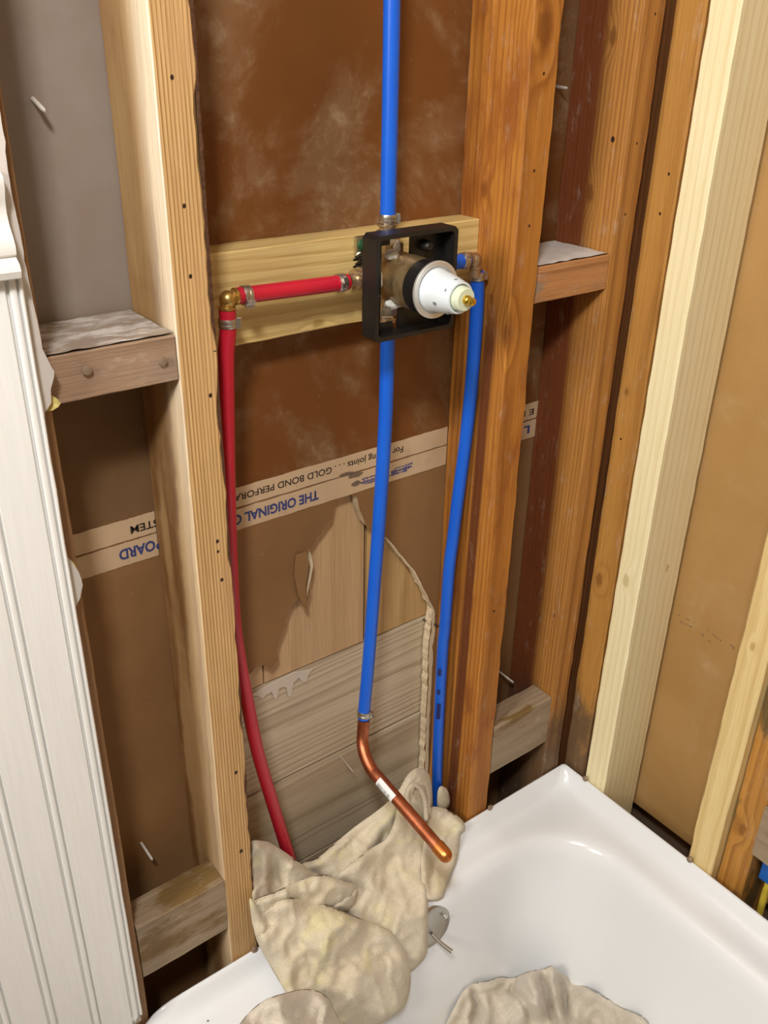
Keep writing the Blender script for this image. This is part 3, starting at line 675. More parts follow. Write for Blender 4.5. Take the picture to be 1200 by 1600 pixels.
# cold supply on the right
cold = pathpts([(745.5, 425, .036), (745.5, 470, .038), (742, 531, .040), (734.5, 625, .043), (726, 700, .044), (716, 775, .045), (708, 840, .046), (702, 887, .046), (695, 981, .047), (692, 1010, .048), (686.5, 1112, .048), (683, 1206, .048), (682, 1270, .048)])
cold.append(cold[-1] + Vector((0, .004, -.06)))
p = pipe('blue_pipe', cold, BLUE, 'right blue pipe running down beside the orange stud into the cloth')
clamp(at(745.5, 431, 'y', .036), (0, 0, 1), p, (.95, -.2, 0))
INK = plain('blue_black_ink', srgb(14, 26, 92), .6)
for (px_, py_, hh, ww) in ((687, 1045, .006, .0022), (685.5, 1076, .004, .0020), (685.5, 1106, .014, .0028)):
    c_ = at(px_, py_, 'y', .048); dv = (CAM - c_); dv.z = 0; dv.normalize(); s_ = Vector((-dv.y, dv.x, 0)); b0 = c_ + dv * (PR + .0001)
    bm = bmesh.new(); fs = []
    for i in range(7):
        zq = -hh + 2 * hh * i / 6; fs.append((bm.verts.new(b0 - s_ * ww - dv * .0004 + Vector((0, 0, zq))), bm.verts.new(b0 + dv * .0001 + Vector((0, 0, zq))), bm.verts.new(b0 + s_ * ww - dv * .0004 + Vector((0, 0, zq)))))
    for a, b in zip(fs, fs[1:]):
        bm.faces.new((a[0], a[1], b[1], b[0])); bm.faces.new((a[1], a[2], b[2], b[1]))
    finish('ink_mark', bm, INK, p)
# short cold stub from the valve and its elbow
ELR = Vector((-.2405, .034, .8215))
p = pipe('blue_pipe', [Vector((-.322, .030, .8215)), Vector((-.295, .031, .8215)), Vector((-.262, .033, .8215)), Vector((-.2535, .0335, .8215))], BLUE, 'short blue pipe from the right side of the valve')
clamp((-.2590, .0332, .8215), (1, 0, 0), p, (0, -.6, .6))
def elbow(c, dx, label, BRASS=BRASS):
    t = thing('brass_elbow', c, label, 'pipe elbow'); r = .0066; bm = bmesh.new(); R0 = .0085
    arc = [c + Vector((dx * (R0 - R0 * math.sin(a)), 0, -(R0 - R0 * math.cos(a)))) for a in [math.pi / 2 * i / 8 for i in range(9)]]
    pts = [c + Vector((dx * .020, 0, 0)), c + Vector((dx * (R0 + .002), 0, 0))] + [c + Vector((dx * (R0 * (1 - math.sin(a))), 0, -R0 * (1 - math.cos(a)))) for a in [math.pi / 2 * i / 8 for i in range(9)]] + [c + Vector((0, 0, -(R0 + .002))), c + Vector((0, 0, -.020))]
    tube(bm, pts, r, 20); finish('elbow_body', bm, BRASS, t, smooth=60)
    for nm, o_, d_ in (('collar', c + Vector((dx * .0075, 0, 0)), (dx, 0, 0)), ('collar', c + Vector((0, 0, -.0075)), (0, 0, -1))):
        bm = bmesh.new(); lathe(bm, o_, d_, [(0, .0066), (.0006, .0080), (.0028, .0080), (.0034, .0066)], 24); finish(nm, bm, BRASS, t, smooth=40)
    bm = bmesh.new(); bmesh.ops.create_icosphere(bm, subdivisions=3, radius=.0082, matrix=Matrix.Translation(c + Vector((dx * .0015, 0, -.0015)))); finish('elbow_corner', bm, BRASS, t, smooth=True)
    return t
elbow(ELR, -1, 'dull nickel elbow joining the two right blue pipes', plain('nickel_elbow', srgb(176, 150, 118), .4, .85))
ELL = Vector((-.5495, .030, .8235))
elbow(ELL, 1, 'brass elbow joining the two red pipes')
p = pipe('red_pipe', [ELL + Vector((.0110, 0, 0)), Vector((-.49, .030, .8220)), Vector((-.44, .030, .8205)), Vector((-.4150, .030, .8200))], RED, 'horizontal red pipe from the brass elbow to the valve')
clamp((-.5295, .030, .8232), (1, 0, -.02), p, (0, -.7, -.5)); clamp((-.4235, .030, .8203), (1, 0, -.02), p, (.2, -.75, .3))
hot = [ELL + Vector((0, 0, -.0110)), ELL + Vector((-.0005, 0, -.03))] + pathpts([(353, 560, .030), (354, 640, .030), (355, 720, .031), (356.5, 780, .032), (358, 833, .033), (361, 900, .034), (365, 966, .035), (373, 1025, .036), (387, 1100, .038), (404, 1180, .040), (432, 1275, .042), (454, 1345, .042), (470, 1395, .040)])
p = pipe('red_pipe', hot, RED, 'long red pipe running down from the elbow behind the old stud into the cloth')
clamp(ELL + Vector((0, 0, -.0230)), (0, 0, 1), p, (.75, -.65, 0))
# copper stub for the spout
cp = pathpts([(568.5, 1124, .023), (567, 1145, .021), (566.5, 1162, .016), (570.5, 1181, .005), (581, 1203, -.012)])
tip = at(693, 1333, 'y', -.146); cp += [cp[4].lerp(tip, q) for q in (.11, .40, .70, 1.0)]
t = thing('copper_pipe', cp[0], 'bent copper pipe with a capped end, hanging over the tub below the middle blue pipe', 'pipe')
bm = bmesh.new(); tube(bm, cp, PR, 24, smooth_pts=8); finish('pipe_wall', bm, COPPER, t, smooth=60)
dcp = (cp[-1] - cp[-2]).normalized()
bm = bmesh.new(); lathe(bm, cp[-1] - dcp * .012, dcp, [(0, PR), (.0005, PR + .0010), (.012, PR + .0010), (.017, PR + .0006), (.0205, PR - .0008), (.023, PR - .0035), (.0242, .0008)], 28)
cc = finish('end_cap', bm, plain('warm_copper', srgb(196, 120, 62), .3, .9), t, smooth=60); cc['label'] = 'rounded soldered copper cap'
# barcode sticker wrapped on the copper
lp = at(613, 1241, 'y', -.055); k0 = min(range(len(cp) - 1), key=lambda i: ((cp[i] + cp[i + 1]) / 2 - lp).length)
ax_ = (cp[6] - cp[5]).normalized(); c0 = cp[5] + ax_ * .002
tocam = (CAM - c0); tocam = (tocam - ax_ * tocam.dot(ax_)).normalized(); sid = ax_.cross(tocam)
bm = bmesh.new(); prev = None
for i in range(9):
    row = []
    for j in range(9):
        a = math.radians(-15 + 115 * j / 8); hh = .001 + .031 * i / 8
        row.append(bm.verts.new(c0 + ax_ * hh + (tocam * math.cos(a) + sid * math.sin(a)) * (PR + .00025)))
    if prev:
        for j in range(8): bm.faces.new((prev[j], prev[j + 1], row[j + 1], row[j]))
    prev = row
stk = finish('sticker', bm, plain('white_sticker', srgb(236, 236, 234), .4), t, smooth=True); stk['label'] = 'white barcode sticker'
bm = bmesh.new(); random.seed(5); hh = .004
while hh < .027:
    wq = random.choice((.0004, .0007, .001))
    vs = [[bm.verts.new(c0 + ax_ * (hh + s) + (tocam * math.cos(a) + sid * math.sin(a)) * (PR + .00040)) for a in [math.radians(30 + 60 * j / 6) for j in range(7)]] for s in (0, wq)]
    for j in range(6): bm.faces.new((vs[0][j], vs[0][j + 1], vs[1][j + 1], vs[1][j]))
    hh += wq + random.choice((.0005, .0009, .0013))
finish('bars', bm, plain('grey_print', srgb(120, 120, 122), .6), stk)

# ------------------------------------------------------------------ shower valve
V = thing('shower_valve', (VX, .058, VZ), 'brass shower mixing valve with a white cartridge cover, fixed to the pale board', 'valve')
AX = (0, -1, 0)
VB = NT('aged_brass', .42, .75); co = VB.n('TexCoord').outputs['Object']
VB.base(VB.mix(VB.rng(VB.noise(co, 60, 4, .6), .4, .65), srgb(172, 146, 104), srgb(140, 116, 80))); VB.bump(VB.noise(co, 300, 3), .15, .001); VB = VB.m
BLK = plain('black_plastic', srgb(24, 22, 21), .42); WHT = plain('white_plastic', srgb(214, 222, 226), .38)
MILK = plain('milky_plastic', srgb(208, 216, 190), .35); PUTTY = plain('white_sealant', srgb(226, 224, 214), .6, bump=(120, .5, .003))
bm = bmesh.new(); lathe(bm, (VX, .050, VZ), AX, [(0, .012), (.004, .016), (.012, .018), (.020, .0225), (.024, .0250), (.030, .0257), (.0795, .0257), (.080, .024)], 56); finish('valve_body', bm, VB, V, smooth=35)
bm = bmesh.new()
box(bm, VX - .0215, VX + .0215, .018, .044, VZ - .0115, VZ + .0115, .002); box(bm, VX - .0115, VX + .0115, .018, .044, VZ - .030, VZ + .032, .002)
finish('port_block', bm, VB, V, smooth=40)
NUT = plain('nickel_brass', srgb(196, 176, 148), .3, .9)
def hexnut(o_, d_, r, h):
    bm = bmesh.new(); lathe(bm, o_, d_, [(0, r * .9), (h * .12, r), (h * .88, r), (h, r * .9)], 6); return bm
for (o_, d_, lab) in (((VX - .0215, .030, VZ - .001), (-1, 0, 0), 'left'), ((VX + .0215, .030, VZ), (1, 0, 0), 'right'), ((VX, .030, VZ + .030), (0, 0, 1), 'top'), ((VX, .030, VZ - .030), (0, 0, -1), 'bottom')):
    u = finish('union_nut', hexnut(o_, d_, .0125, .013), NUT, V, smooth=25)
    bm = bmesh.new(); lathe(bm, Vector(o_) + Vector(d_) * .012, d_, [(0, .0085), (.004, .0085), (.0055, .0105), (.0075, .0105), (.0085, .0066), (.014, .0066)], 20); finish('barb_fitting', bm, NUT, u, smooth=40)
bm = bmesh.new(); lathe(bm, (VX, -.028, VZ), AX, [(0, .0245), (0, .0256), (.0015, .0261), (.0165, .0261), (.0175, .0252), (.0175, .022)], 56); finish('black_collar', bm, BLK, V, smooth=40)
bm = bmesh.new(); lathe(bm, (VX, -.0455, VZ), AX, [(0, .022), (0, .0268), (.0010, .0276), (.0030, .0276), (.0036, .0268), (.0036, .0232), (.0016, .0215)], 56); finish('retaining_ring', bm, plain('satin_steel', srgb(214, 210, 204), .42, .7), V, smooth=30)
bm = bmesh.new(); lathe(bm, (VX, -.047, VZ), AX, [(0, .0208), (.0010, .0210), (.004, .0200), (.018, .0186), (.026, .0172), (.034, .0156), (.0368, .0150), (.0370, .0134), (.0340, .0125)], 56)
cov = finish('cartridge_cover', bm, WHT, V, smooth=30); cov['label'] = 'white tapered plastic cover'
GREYP = plain('grey_recess', srgb(120, 124, 126), .6)
for ang, hh, sz in ((200, .020, .0030), (262, .022, .0022), (150, .030, .0026), (95, .029, .0034), (40, .030, .0030), (235, .031, .002)):
    a = math.radians(ang); rr_ = .0206 - .00012 * hh * 1000
    d_ = Vector((math.cos(a), 0, math.sin(a))); c_ = Vector((VX, -.047 - hh, VZ)) + d_ * (rr_ if hh < .025 else rr_ - .0012)
    bm = bmesh.new(); s_ = d_.cross(Vector((0, 1, 0))); vs_ = bmesh.ops.create_cube(bm, size=1)['verts']
    for v in vs_: b_ = v.co.copy(); v.co = c_ + s_ * b_.x * sz + Vector((0, 1, 0)) * b_.y * sz * 1.3 + d_ * b_.z * .0012
    finish('cover_slot', bm, GREYP, cov)
bm = bmesh.new(); lathe(bm, (VX, -.078, VZ), AX, [(0, .0118), (.009, .0117), (.0125, .0112), (.0135, .0100), (.0135, .001)], 40); finish('stem_disc', bm, MILK, V, smooth=35)
bm = bmesh.new(); lathe(bm, (VX, -.0905, VZ), AX, [(0, .0046), (.003, .0048), (.0055, .0040), (.0062, .0030), (.0074, .0032), (.0090, .0037), (.0110, .0036), (.0120, .0026), (.0122, .001)], 28); finish('handle_screw', bm, plain('yellow_brass', srgb(222, 186, 74), .2, 1.0), V, smooth=40)
# plaster guard: open black frame round the body
gx0, gx1, gz0, gz1, gy0, gy1 = -.4175, -.3165, .7705, .8725, -.0205, .0015
G = None; th = .0042
bm = bmesh.new()
def frame_ring(bm, o, i, y0, y1, ch=.004):
    def oct_(x0, x1, z0, z1, c): return [(x0 + c, z0), (x1 - c, z0), (x1, z0 + c), (x1, z1 - c), (x1 - c, z1), (x0 + c, z1), (x0, z1 - c), (x0, z0 + c)]
    A = oct_(*o, ch); B = oct_(*i, ch * .8); n = 8
    L = [[bm.verts.new((x_, y_, z_)) for x_, z_ in S] for S, y_ in ((A, y0), (A, y1), (B, y1), (B, y0))]
    for a in range(4):
        p_, q_ = L[a], L[(a + 1) % 4]
        for i_ in range(n): bm.faces.new((p_[i_], p_[(i_ + 1) % n], q_[(i_ + 1) % n], q_[i_]))
frame_ring(bm, (gx0, gx1, gz0, gz1), (gx0 + th, gx1 - th, gz0 + th, gz1 - th), gy0, gy1)
grd = finish('plaster_guard', bm, BLK, V, smooth=30); grd['label'] = 'black square plastic guard frame'
bm = bmesh.new()
box(bm, gx0 + th * .5, gx0 + .020, gy1 - .004, gy1, gz0 + .002, gz1 - .002, .001); box(bm, gx1 - .026, gx1 - th * .5, gy1 - .004, gy1, gz0 + .002, gz1 - .002, .001)
box(bm, gx0 + .018, gx0 + .030, gy1 - .004, gy1, gz1 - .014, gz1 - .002, .001); box(bm, gx0 + .018, gx0 + .036, gy1 - .004, gy1, gz0 + .002, gz0 + .012, .001)
box(bm, gx1 - .045, gx1 - .024, gy1 - .004, gy1, gz1 - .034, gz1 - .002, .001); box(bm, gx1 - .058, gx1 - .024, gy1 - .004, gy1, gz0 + .002, gz0 + .024, .001)
finish('guard_back', bm, BLK, grd, smooth=30)
bm = bmesh.new(); lathe(bm, (gx1 - .030, .004, gz1 - .018), AX, [(0, .006), (.016, .005), (.018, .0035)], 20); lathe(bm, (gx1 - .016, .004, gz1 - .034), AX, [(0, .004), (.006, .004), (.007, .002)], 16)
finish('guard_boss', bm, BLK, grd, smooth=40)
bm = bmesh.new()
for (px_, py_, Y, a, b_, c2) in ((612, 398, .004, .008, .006, .005), (592, 436, .002, .0035, .004, .010), (587, 462, -.004, .004, .003, .005), (615, 475, .0, .011, .005, .0055), (562, 400, .045, .004, .004, .004), (620, 391, .012, .004, .004, .009)):
    bm = bmesh.new(); c_ = at(px_, py_, 'y', Y); mt = Matrix.Translation(c_) @ Matrix.Diagonal((a, b_, c2, 1)); r0 = bmesh.ops.create_icosphere(bm, subdivisions=3, radius=1, matrix=mt)['verts']
    for v in r0: v.co += (v.co - c_) * .35 * noise.noise(v.co * 260)
    finish('sealant_lump', bm, PUTTY, V, smooth=True)
# mounting ears and their screws
EARM = plain('zinc_plate', srgb(186, 178, 150), .3, .9)
for (sx, sz, lab) in ((-1, 1, 'green'), (1, -1, 'zinc')):
    cx_, cz_ = (at(566, 383, 'y', .052).x, at(566, 383, 'y', .052).z) if sx < 0 else (VX + .030, VZ - .030)
    bm = bmesh.new(); box(bm, cx_ - .007, cx_ + .012 if sx < 0 else cx_ + .007, .052, .0565, cz_ - .012, cz_ + .009, .0012); ea = finish('mounting_ear', bm, EARM, V, smooth=40)
    bm = bmesh.new(); lathe(bm, (cx_, .053, cz_), AX, [(0, .0060), (.002, .0062), (.004, .0055), (.0055, .003)], 8)
    finish('ear_screw', bm, plain('green_screw', srgb(48, 92, 62), .35, .6) if sx < 0 else EARM, ea, smooth=25)
bm = bmesh.new(); c_ = at(560, 410, 'y', .042)
for i in range(4):
    a0 = c_ + Vector((0, 0, -.004 + .0035 * i)); tube(bm, [a0 + Vector((-.006, -.004 * (i % 2), 0)), a0 + Vector((.004, 0, .001)), a0 + Vector((.014, .002, -.002))], [.0012, .002, .0016], 8)
finish('wire_clip', bm, BLK, V, smooth=40)

# ------------------------------------------------------------------ electrical box low in the right wall
c_ = at(1198, 1366, 'x', .030)
eb = thing('electrical_box', (c_.x, c_.y, c_.z), 'blue plastic box with a yellow cable, low between the studs at the right edge', 'electrical box')
bm = bmesh.new(); box(bm, c_.x, c_.x + .055, c_.y - .055, c_.y + .010, c_.z - .016, c_.z + .020, .003); finish('box_body', bm, plain('blue_box_plastic', srgb(26, 100, 190), .45), eb, smooth=40)
bm = bmesh.new(); tube(bm, [c_ + Vector((.010, -.002, -.014)), c_ + Vector((.010, -.002, -.03)), c_ + Vector((.014, 0, -.06)), c_ + Vector((.02, 0, -.20))], .0050, 16, smooth_pts=4); finish('yellow_cable', bm, plain('yellow_sheath', srgb(226, 200, 70), .5), eb, smooth=60)

# ------------------------------------------------------------------ canvas drop cloths
def canvas(name, c1, c2, c3):
    k = NT(name, .93, 0, .12); co = k.n('TexCoord').outputs['Object']
    c = k.mix(k.rng(k.noise(co, 9, 4, .6), .38, .66), c1, c2)
    c = k.mix(k.rng(k.noise(co, 14, 6, .65, .8), .52, .66), c, c3)
    wv = k.n('TexWave', wave_type='BANDS', bands_direction='DIAGONAL'); wv.inputs['Scale'].default_value = 420; wv.inputs['Distortion'].default_value = 1.5; k.l(co, wv.inputs['Vector'])
    f = k.noise(co, 700, 3, .6)
    c = k.mix(k.math('MULTIPLY', k.rng(f, .4, .75), .34), c, srgb(158, 142, 116))
    k.base(c); k.bump(k.math('ADD', k.math('MULTIPLY', k.noise(co, 95, 5, .6), .9), k.math('ADD', k.math('MULTIPLY', wv.outputs['Fac'], .12), k.math('MULTIPLY', f, .5))), .6, .0026)
    k.b.inputs['Sheen Weight'].default_value = .15
    return k.m
CLOTH = canvas('canvas', srgb(226, 214, 190), srgb(214, 200, 174), srgb(226, 216, 172))
CLOTH2 = canvas('canvas_grey', srgb(222, 212, 196), srgb(212, 202, 184), srgb(216, 206, 186))
def smooth_outline(L, k=6):
    n = len(L); out = []
    for i in range(n):
        p0, p1, p2, p3 = (Vector(L[(i + j - 1) % n]) for j in range(4))
        d = (p2 - p1).length; kk = max(1, int(d / 5))
        for s in range(kk):
            t = s / kk; out.append(.5 * ((2 * p1) + (p2 - p0) * t + (2 * p0 - 5 * p1 + 4 * p2 - p3) * t * t + (3 * p1 - p0 - 3 * p2 + p3) * t ** 3))
    return out
def tub_z(x, y):
    if x < X0 or x > X1 or y > Y1 + .006 or y < Y0: return -9
    if y > -.018 and x > -.74: return -.0085
    cx, cy = (OX0 + OX1) / 2, (OY0 + OY1) / 2; hx, hy = (OX1 - OX0) / 2 - .12, (OY1 - OY0) / 2 - .12
    dx, dy = abs(x - cx) - hx, abs(y - cy) - hy
    s = .12 - (math.hypot(max(dx, 0), max(dy, 0)) + min(max(dx, dy), 0))
    prof = [(-9, 0), (-.01, -.001), (0, -.007), (.005, -.015), (.009, -.028)] + [(.009 + .060 * t ** 1.4, -.028 - .30 * t) for t in (.2, .4, .6, .8, .92)] + [(.080, -.322), (.098, -.340), (.13, -.349), (.2, -.353), (9, -.353)]
    for (a, b), (c, d) in zip(prof, prof[1:]):
        if s <= c: return ZD + b + (d - b) * (s - a) / (c - a)
    return ZD - .353
def seg_d(p, a, b):
    ab = b - a; t = max(0, min(1, (p - a).dot(ab) / max(1e-9, ab.length_squared))); return (p - (a + ab * t)).length, t
def sheet(bm, outline, depth, folds=(), lump=.004, roll=16, drop=.016, step=4.5, seed=0, fl=1.5, lift=.009):
    """a layer of draped cloth: outline and control depths are laid out over the tub, folds raise ridges (+) or valleys (-);
       the border rolls away and under so that each layer has a real, turned edge"""
    O = smooth_outline(outline); no = len(O)
    def inside(p):
        c = False
        for i in range(no):
            a, b = O[i], O[(i + 1) % no]
            if (a.y > p.y) != (b.y > p.y) and p.x < (b.x - a.x) * (p.y - a.y) / (b.y - a.y) + a.x: c = not c
        return c
    pts = list(O); xs = [p.x for p in O]; ys = [p.y for p in O]; bd = [0.0] * no
    y = min(ys); row = 0
    while y < max(ys):
        x = min(xs) + (step / 2 if row % 2 else 0)
        while x < max(xs):
            p = Vector((x, y))
            if inside(p):
                d = min(seg_d(p, O[i], O[(i + 1) % no])[0] for i in range(no))
                if d > step * .45: pts.append(p); bd.append(d)
            x += step
        y += step * .87; row += 1
    _, _, tris, ov_, _, _ = geometry.delaunay_2d_cdt([Vector(p) for p in pts], [(i, (i + 1) % no) for i in range(no)], [], 1, 1e-5)
    fr = []; push = []
    for i, p in enumerate(pts):
        ws = 0; Y = 0
        for (cx, cy, cv) in depth:
            w_ = 1 / ((p.x - cx) ** 2 + (p.y - cy) ** 2 + 300) ** 1.25; ws += w_; Y += w_ * cv
        Y /= ws; h = 0
        for f in folds:
            amp, wid = f[1] * fl, f[2]; best = 1e9; tt = 0; L = [Vector(q) for q in f[0]]; nn = len(L) - 1
            for s in range(nn):
                d, t = seg_d(p, L[s], L[s + 1])
                if d < best: best = d; tt = (s + t) / nn
            h += amp * math.exp(-(best / wid) ** 2) * (math.sin(math.pi * (.12 + .76 * tt)) if len(f) < 4 else 1)
        rg = 1 - abs(noise.noise((p.x * .030 + p.y * .012, p.y * .020 - p.x * .008, seed + 11))) * 3.2
        rg2 = 1 - abs(noise.noise((p.x * .050, p.y * .060, seed + 17))) * 3.0
        h += (max(0, rg) ** 2 * .0060 + max(0, rg2) ** 2 * .0018) * min(1, bd[i] / 8)
        h += lump * noise.noise((p.x * .022, p.y * .022, seed)) + lump * .5 * noise.noise((p.x * .055, p.y * .055, seed + 4)) + lump * .14 * noise.noise((p.x * .14, p.y * .14, seed + 8))
        e_ = min(1, bd[i] / roll); h -= drop * .95 * (1 - e_) ** 2.2
        q = at(p.x, p.y, 'y', Y); q = q + (CAM - q).normalized() * h
        n_, pu = 0, 0.0; dr = (CAM - q).normalized()
        while q.z + dr.z * pu < tub_z((q + dr * pu).x, (q + dr * pu).y) + lift * .6 and pu < .5: pu += .002
        fr.append(q); push.append(pu + (lift * .6 if pu else 0))
    nb = [set() for _ in pts]
    for t_ in tris:
        if max(t_) < len(pts):
            for a in t_: nb[a].update(t_)
    for _ in range(7):
        sm = [sum(push[j] for j in nb[i]) / max(1, len(nb[i])) for i in range(len(pts))]; push = [max(a, b) for a, b in zip(push, sm)]
    for _ in range(3): push = [sum(push[j] for j in nb[i]) / max(1, len(nb[i])) for i in range(len(pts))]
    fr = [q + (CAM - q).normalized() * pu for q, pu in zip(fr, push)]
    base = [bm.verts.new(q) for q in fr]
    back = [bm.verts.new(q + Vector((.002, .0045, -.001)) * (.15 + .85 * min(1, d_ / 12))) for q, d_ in zip(fr, bd)]
    for t_ in tris:
        if len(set(t_)) == 3 and max(t_) < len(base):
            try:
                bm.faces.new([base[a] for a in t_]); bm.faces.new([back[a] for a in reversed(t_)])
            except ValueError: pass
    for i in range(no):
        try: bm.faces.new((base[i], back[i], back[(i + 1) % no], base[(i + 1) % no]))
        except ValueError: pass
    return bm

bm = bmesh.new()
# a: layer up against the wall, from the left pocket across to the peak by the blue pipe
sheet(bm, [(470, 1352), (500, 1338), (530, 1312), (560, 1288), (596, 1262), (622, 1236), (636, 1212), (652, 1200), (668, 1206), (674, 1224), (676, 1262), (672, 1310), (668, 1380), (640, 1430), (560, 1430), (500, 1400), (468, 1378)],
      [(480, 1350, .030), (560, 1290, .028), (650, 1205, .030), (670, 1260, .022), (560, 1400, -.004), (660, 1380, -.015), (600, 1320, .012)],
      [([(640, 1225), (600, 1290), (560, 1345), (530, 1400)], .007, 13), ([(628, 1245), (578, 1290), (520, 1340)], -.007, 7), ([(600, 1300), (592, 1330), (585, 1350)], -.010, 5), ([(655, 1235), (640, 1290)], .006, 10)], seed=1, lift=0.006)
# b: looped cord-like hem at the peak
tube(bm, [at(x, y, 'y', Y) for x, y, Y in ((640, 1262, .0), (636, 1240, -.004), (644, 1226, -.006), (656, 1232, -.008), (664, 1252, -.008), (666, 1280, -.006))], .0032, 10, smooth_pts=5)
tube(bm, [at(x, y, 'y', Y) for x, y, Y in ((648, 1240, .002), (654, 1226, .0), (664, 1226, -.002), (669, 1244, -.004), (669, 1272, -.002))], .0030, 10, smooth_pts=5)
# c: flap folded over to the right of the blue pipe
sheet(bm, [(672, 1262), (690, 1262), (708, 1270), (724, 1284), (727, 1296), (720, 1302), (718, 1324), (712, 1350), (702, 1372), (692, 1404), (684, 1408), (662, 1400), (658, 1330), (664, 1280)],
      [(680, 1265, .022), (725, 1290, -.010), (690, 1400, -.050), (665, 1390, -.052), (690, 1330, -.022)],
      [([(684, 1268), (716, 1286), (722, 1300)], .004, 6), ([(676, 1330), (674, 1390)], -.008, 7), ([(705, 1310), (690, 1380)], .003, 9)], roll=7, drop=.008, seed=2, lift=0.01)
# c2: little end behind the pipe on the right
sheet(bm, [(690, 1228), (698, 1232), (703, 1246), (702, 1260), (694, 1266), (684, 1262), (684, 1236)], [(690, 1245, .030)], [], roll=6, drop=.007, seed=3, lift=0.004)
# d: broad centre fall with a straight right edge
sheet(bm, [(622, 1262), (640, 1258), (658, 1280), (668, 1300), (668, 1340), (669, 1400), (668, 1460), (667, 1490), (656, 1506), (640, 1520), (620, 1520), (590, 1490), (560, 1450), (540, 1420), (520, 1380), (546, 1352), (580, 1326), (604, 1310), (616, 1284)],
      [(640, 1262, .004), (668, 1310, -.014), (668, 1400, -.045), (660, 1495, -.088), (560, 1440, -.035), (530, 1385, -.010), (600, 1330, .002), (620, 1430, -.050)],
      [([(612, 1300), (600, 1330), (560, 1352)], .005, 12), ([(604, 1380), (588, 1420), (580, 1450)], -.004, 9), ([(650, 1320), (660, 1420), (658, 1490)], .003, 16), ([(570, 1370), (600, 1400)], .004, 10)], roll=10, drop=.010, seed=5, lift=0.014)
# e: left pocket
sheet(bm, [(388, 1320), (398, 1312), (420, 1316), (446, 1332), (468, 1348), (492, 1364), (520, 1372), (500, 1400), (460, 1416), (420, 1416), (396, 1420), (386, 1400), (384, 1350)],
      [(390, 1320, .012), (440, 1330, .022), (500, 1370, .008), (390, 1400, .000), (450, 1410, -.010), (425, 1370, .020)],
      [([(402, 1318), (416, 1345), (418, 1380), (410, 1408)], .009, 9), ([(424, 1345), (428, 1375), (440, 1395)], -.012, 10), ([(440, 1345), (480, 1368)], .004, 9)], seed=6, lift=0.01)
# f: pointed fold in front of the pocket
sheet(bm, [(390, 1412), (406, 1402), (430, 1394), (450, 1384), (474, 1374), (500, 1368), (530, 1374), (556, 1384), (559, 1392), (553, 1404), (540, 1412), (524, 1418), (508, 1420), (470, 1420), (430, 1436), (402, 1428)],
      [(400, 1405, -.012), (480, 1380, -.014), (556, 1390, -.030), (520, 1416, -.028), (430, 1425, -.020)],
      [([(396, 1412), (440, 1402), (490, 1388), (540, 1388)], .005, 8), ([(420, 1416), (470, 1400)], -.004, 5)], roll=7, drop=.008, seed=7, lift=0.02)
# f2: turned-down point of that fold
sheet(bm, [(548, 1396), (558, 1390), (556, 1408), (550, 1424), (536, 1424), (520, 1418)], [(545, 1410, -.030)], [], roll=5, drop=.005, seed=8, lift=0.017)
# g: big front lobe hanging over the tub edge
sheet(bm, [(394, 1420), (420, 1412), (450, 1404), (480, 1406), (510, 1414), (550, 1430), (590, 1446), (616, 1462), (632, 1486), (641, 1516), (640, 1548), (630, 1576), (608, 1592), (580, 1606), (530, 1616), (480, 1604), (456, 1570), (440, 1540), (420, 1506), (404, 1476), (396, 1450)],
      [(400, 1430, -.012), (480, 1410, -.026), (600, 1455, -.060), (640, 1520, -.096), (620, 1580, -.112), (540, 1600, -.100), (450, 1550, -.062), (415, 1490, -.036), (520, 1490, -.070), (570, 1540, -.100)],
      [([(440, 1420), (500, 1440), (560, 1450), (610, 1476)], .006, 14), ([(456, 1450), (480, 1490), (530, 1520)], -.005, 8), ([(500, 1440), (512, 1470), (508, 1500)], .004, 6), ([(420, 1440), (436, 1490), (460, 1540)], .005, 12), ([(470, 1530), (540, 1560), (600, 1550)], .005, 16), ([(480, 1500), (500, 1540)], -.004, 7)], lump=.007, roll=18, drop=.016, seed=9, lift=0.028)
# h: edge tucked between stud and lobe
sheet(bm, [(390, 1404), (400, 1412), (412, 1432), (422, 1452), (414, 1462), (404, 1470), (396, 1450), (392, 1430)], [(400, 1430, -.016), (410, 1460, -.030)], [([(394, 1410), (414, 1456)], .004, 6)], roll=6, drop=.006, seed=10, lift=0.008)
cl = finish('drop_cloth', bm, CLOTH, smooth=True, label='beige canvas cloth bunched over the end of the tub below the copper pipe', cat='cloth')

bm = bmesh.new()
sheet(bm, [(372, 1604), (392, 1580), (416, 1562), (446, 1552), (476, 1546), (500, 1550), (514, 1562), (522, 1580), (536, 1606), (560, 1650), (540, 1700), (380, 1700), (340, 1650)],
      [(400, 1590, -.100), (480, 1550, -.096), (520, 1580, -.115), (450, 1640, -.15), (520, 1660, -.16), (370, 1640, -.14)],
      [([(400, 1600), (450, 1570), (495, 1562)], .005, 12), ([(510, 1568), (506, 1590), (502, 1620)], .006, 4), ([(498, 1575), (494, 1610)], -.004, 5), ([(440, 1600), (470, 1640)], .004, 14)], lump=.006, roll=14, drop=.014, seed=12, lift=0.045)
finish('drop_cloth', bm, CLOTH2, smooth=True, label='pale cloth with a hem at the bottom edge, left of the tub centre', cat='cloth')

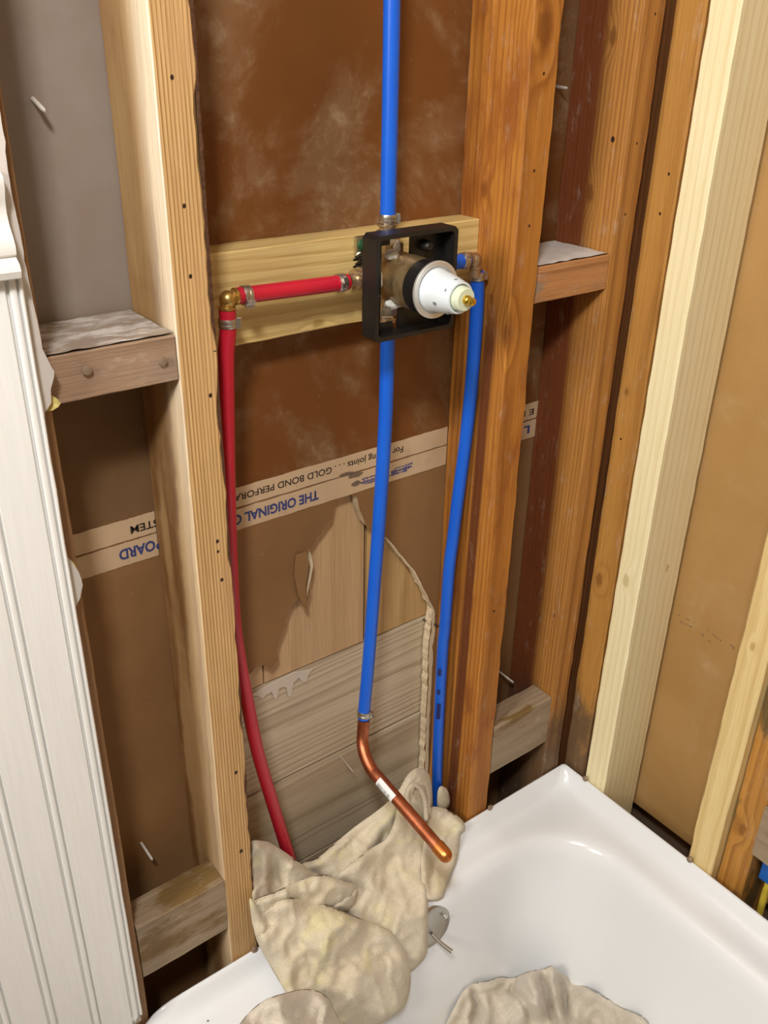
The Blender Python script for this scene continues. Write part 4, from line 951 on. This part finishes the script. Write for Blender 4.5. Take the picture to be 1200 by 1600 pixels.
# cloth lying in the tub at the bottom right
def at_s(pts, z): return pts
def zdepth(px_, py_, z): return at(px_, py_, 'z', z).y
bm = bmesh.new()
ctl = [(x, y, zdepth(x, y, z)) for x, y, z in ((700, 1600, -.27), (730, 1545, -.27), (780, 1525, -.25), (860, 1512, -.22), (880, 1520, -.23), (940, 1560, -.27), (1005, 1600, -.29), (840, 1570, -.22), (900, 1640, -.24), (760, 1640, -.24), (700, 1700, -.26), (1010, 1700, -.28))]
sheet(bm, [(694, 1606), (708, 1578), (722, 1552), (738, 1538), (764, 1532), (784, 1526), (800, 1528), (826, 1518), (850, 1514), (862, 1509), (876, 1520), (904, 1536), (938, 1554), (976, 1576), (1002, 1588), (1016, 1606), (1030, 1660), (1000, 1720), (720, 1720), (670, 1660)],
      ctl, [([(738, 1545), (744, 1570), (738, 1610)], -.012, 5), ([(752, 1542), (762, 1575), (758, 1620)], .008, 9), ([(806, 1532), (800, 1550), (820, 1566), (832, 1600)], -.012, 6), ([(828, 1524), (836, 1550), (850, 1580)], .010, 8), ([(862, 1512), (866, 1540), (878, 1600)], .010, 7), ([(874, 1530), (884, 1570), (894, 1620)], -.010, 6), ([(846, 1524), (852, 1560), (870, 1604)], -.009, 5), ([(790, 1532), (770, 1542), (755, 1544)], .006, 6), ([(812, 1556), (840, 1572), (848, 1590)], .006, 5), ([(920, 1560), (960, 1610)], .004, 16)],
      lump=.008, roll=12, drop=.014, step=4, fl=3.0, seed=14, lift=0.012)
finish('drop_cloth', bm, CLOTH2, smooth=True, label='crumpled light cloth lying in the tub at the bottom right', cat='cloth')

# ------------------------------------------------------------------ crumbs of debris on the tub ledge
DEB = plain('dark_crumbs', srgb(92, 84, 78), .9); random.seed(21)
for (px_, py_, s_, wh) in ((417, 1501, .0022, 'largest dark crumb on the tub ledge, nearest the cloth'), (378, 1530, .0013, 'dark crumb, left of a pair in the middle of the tub ledge'), (394, 1532, .0010, 'small dark crumb, right of a pair in the middle of the tub ledge'), (352, 1552, .0011, 'dark crumb left of the pair on the tub ledge'), (345, 1562, .0010, 'tiny crumb just below another on the left of the tub ledge'), (325, 1596, .0012, 'dark crumb on the tub ledge at the bottom edge of the picture'), (376, 1512, .0008, 'faint tiny crumb highest on the tub ledge')):
    c_ = at(px_, py_, 'z', ZD); c_.z += .0015
    bm = bmesh.new(); vs_ = bmesh.ops.create_icosphere(bm, subdivisions=1, radius=s_)['verts']
    for v in vs_: v.co = Vector((v.co.x * random.uniform(.7, 1.6), v.co.y * random.uniform(.5, 1.1), v.co.z * .6)) + c_
    finish('debris_crumb', bm, DEB, label=wh, cat='debris', group='crumbs on the tub ledge')
for o in bpy.data.objects:
    if '_o' in o: del o['_o']
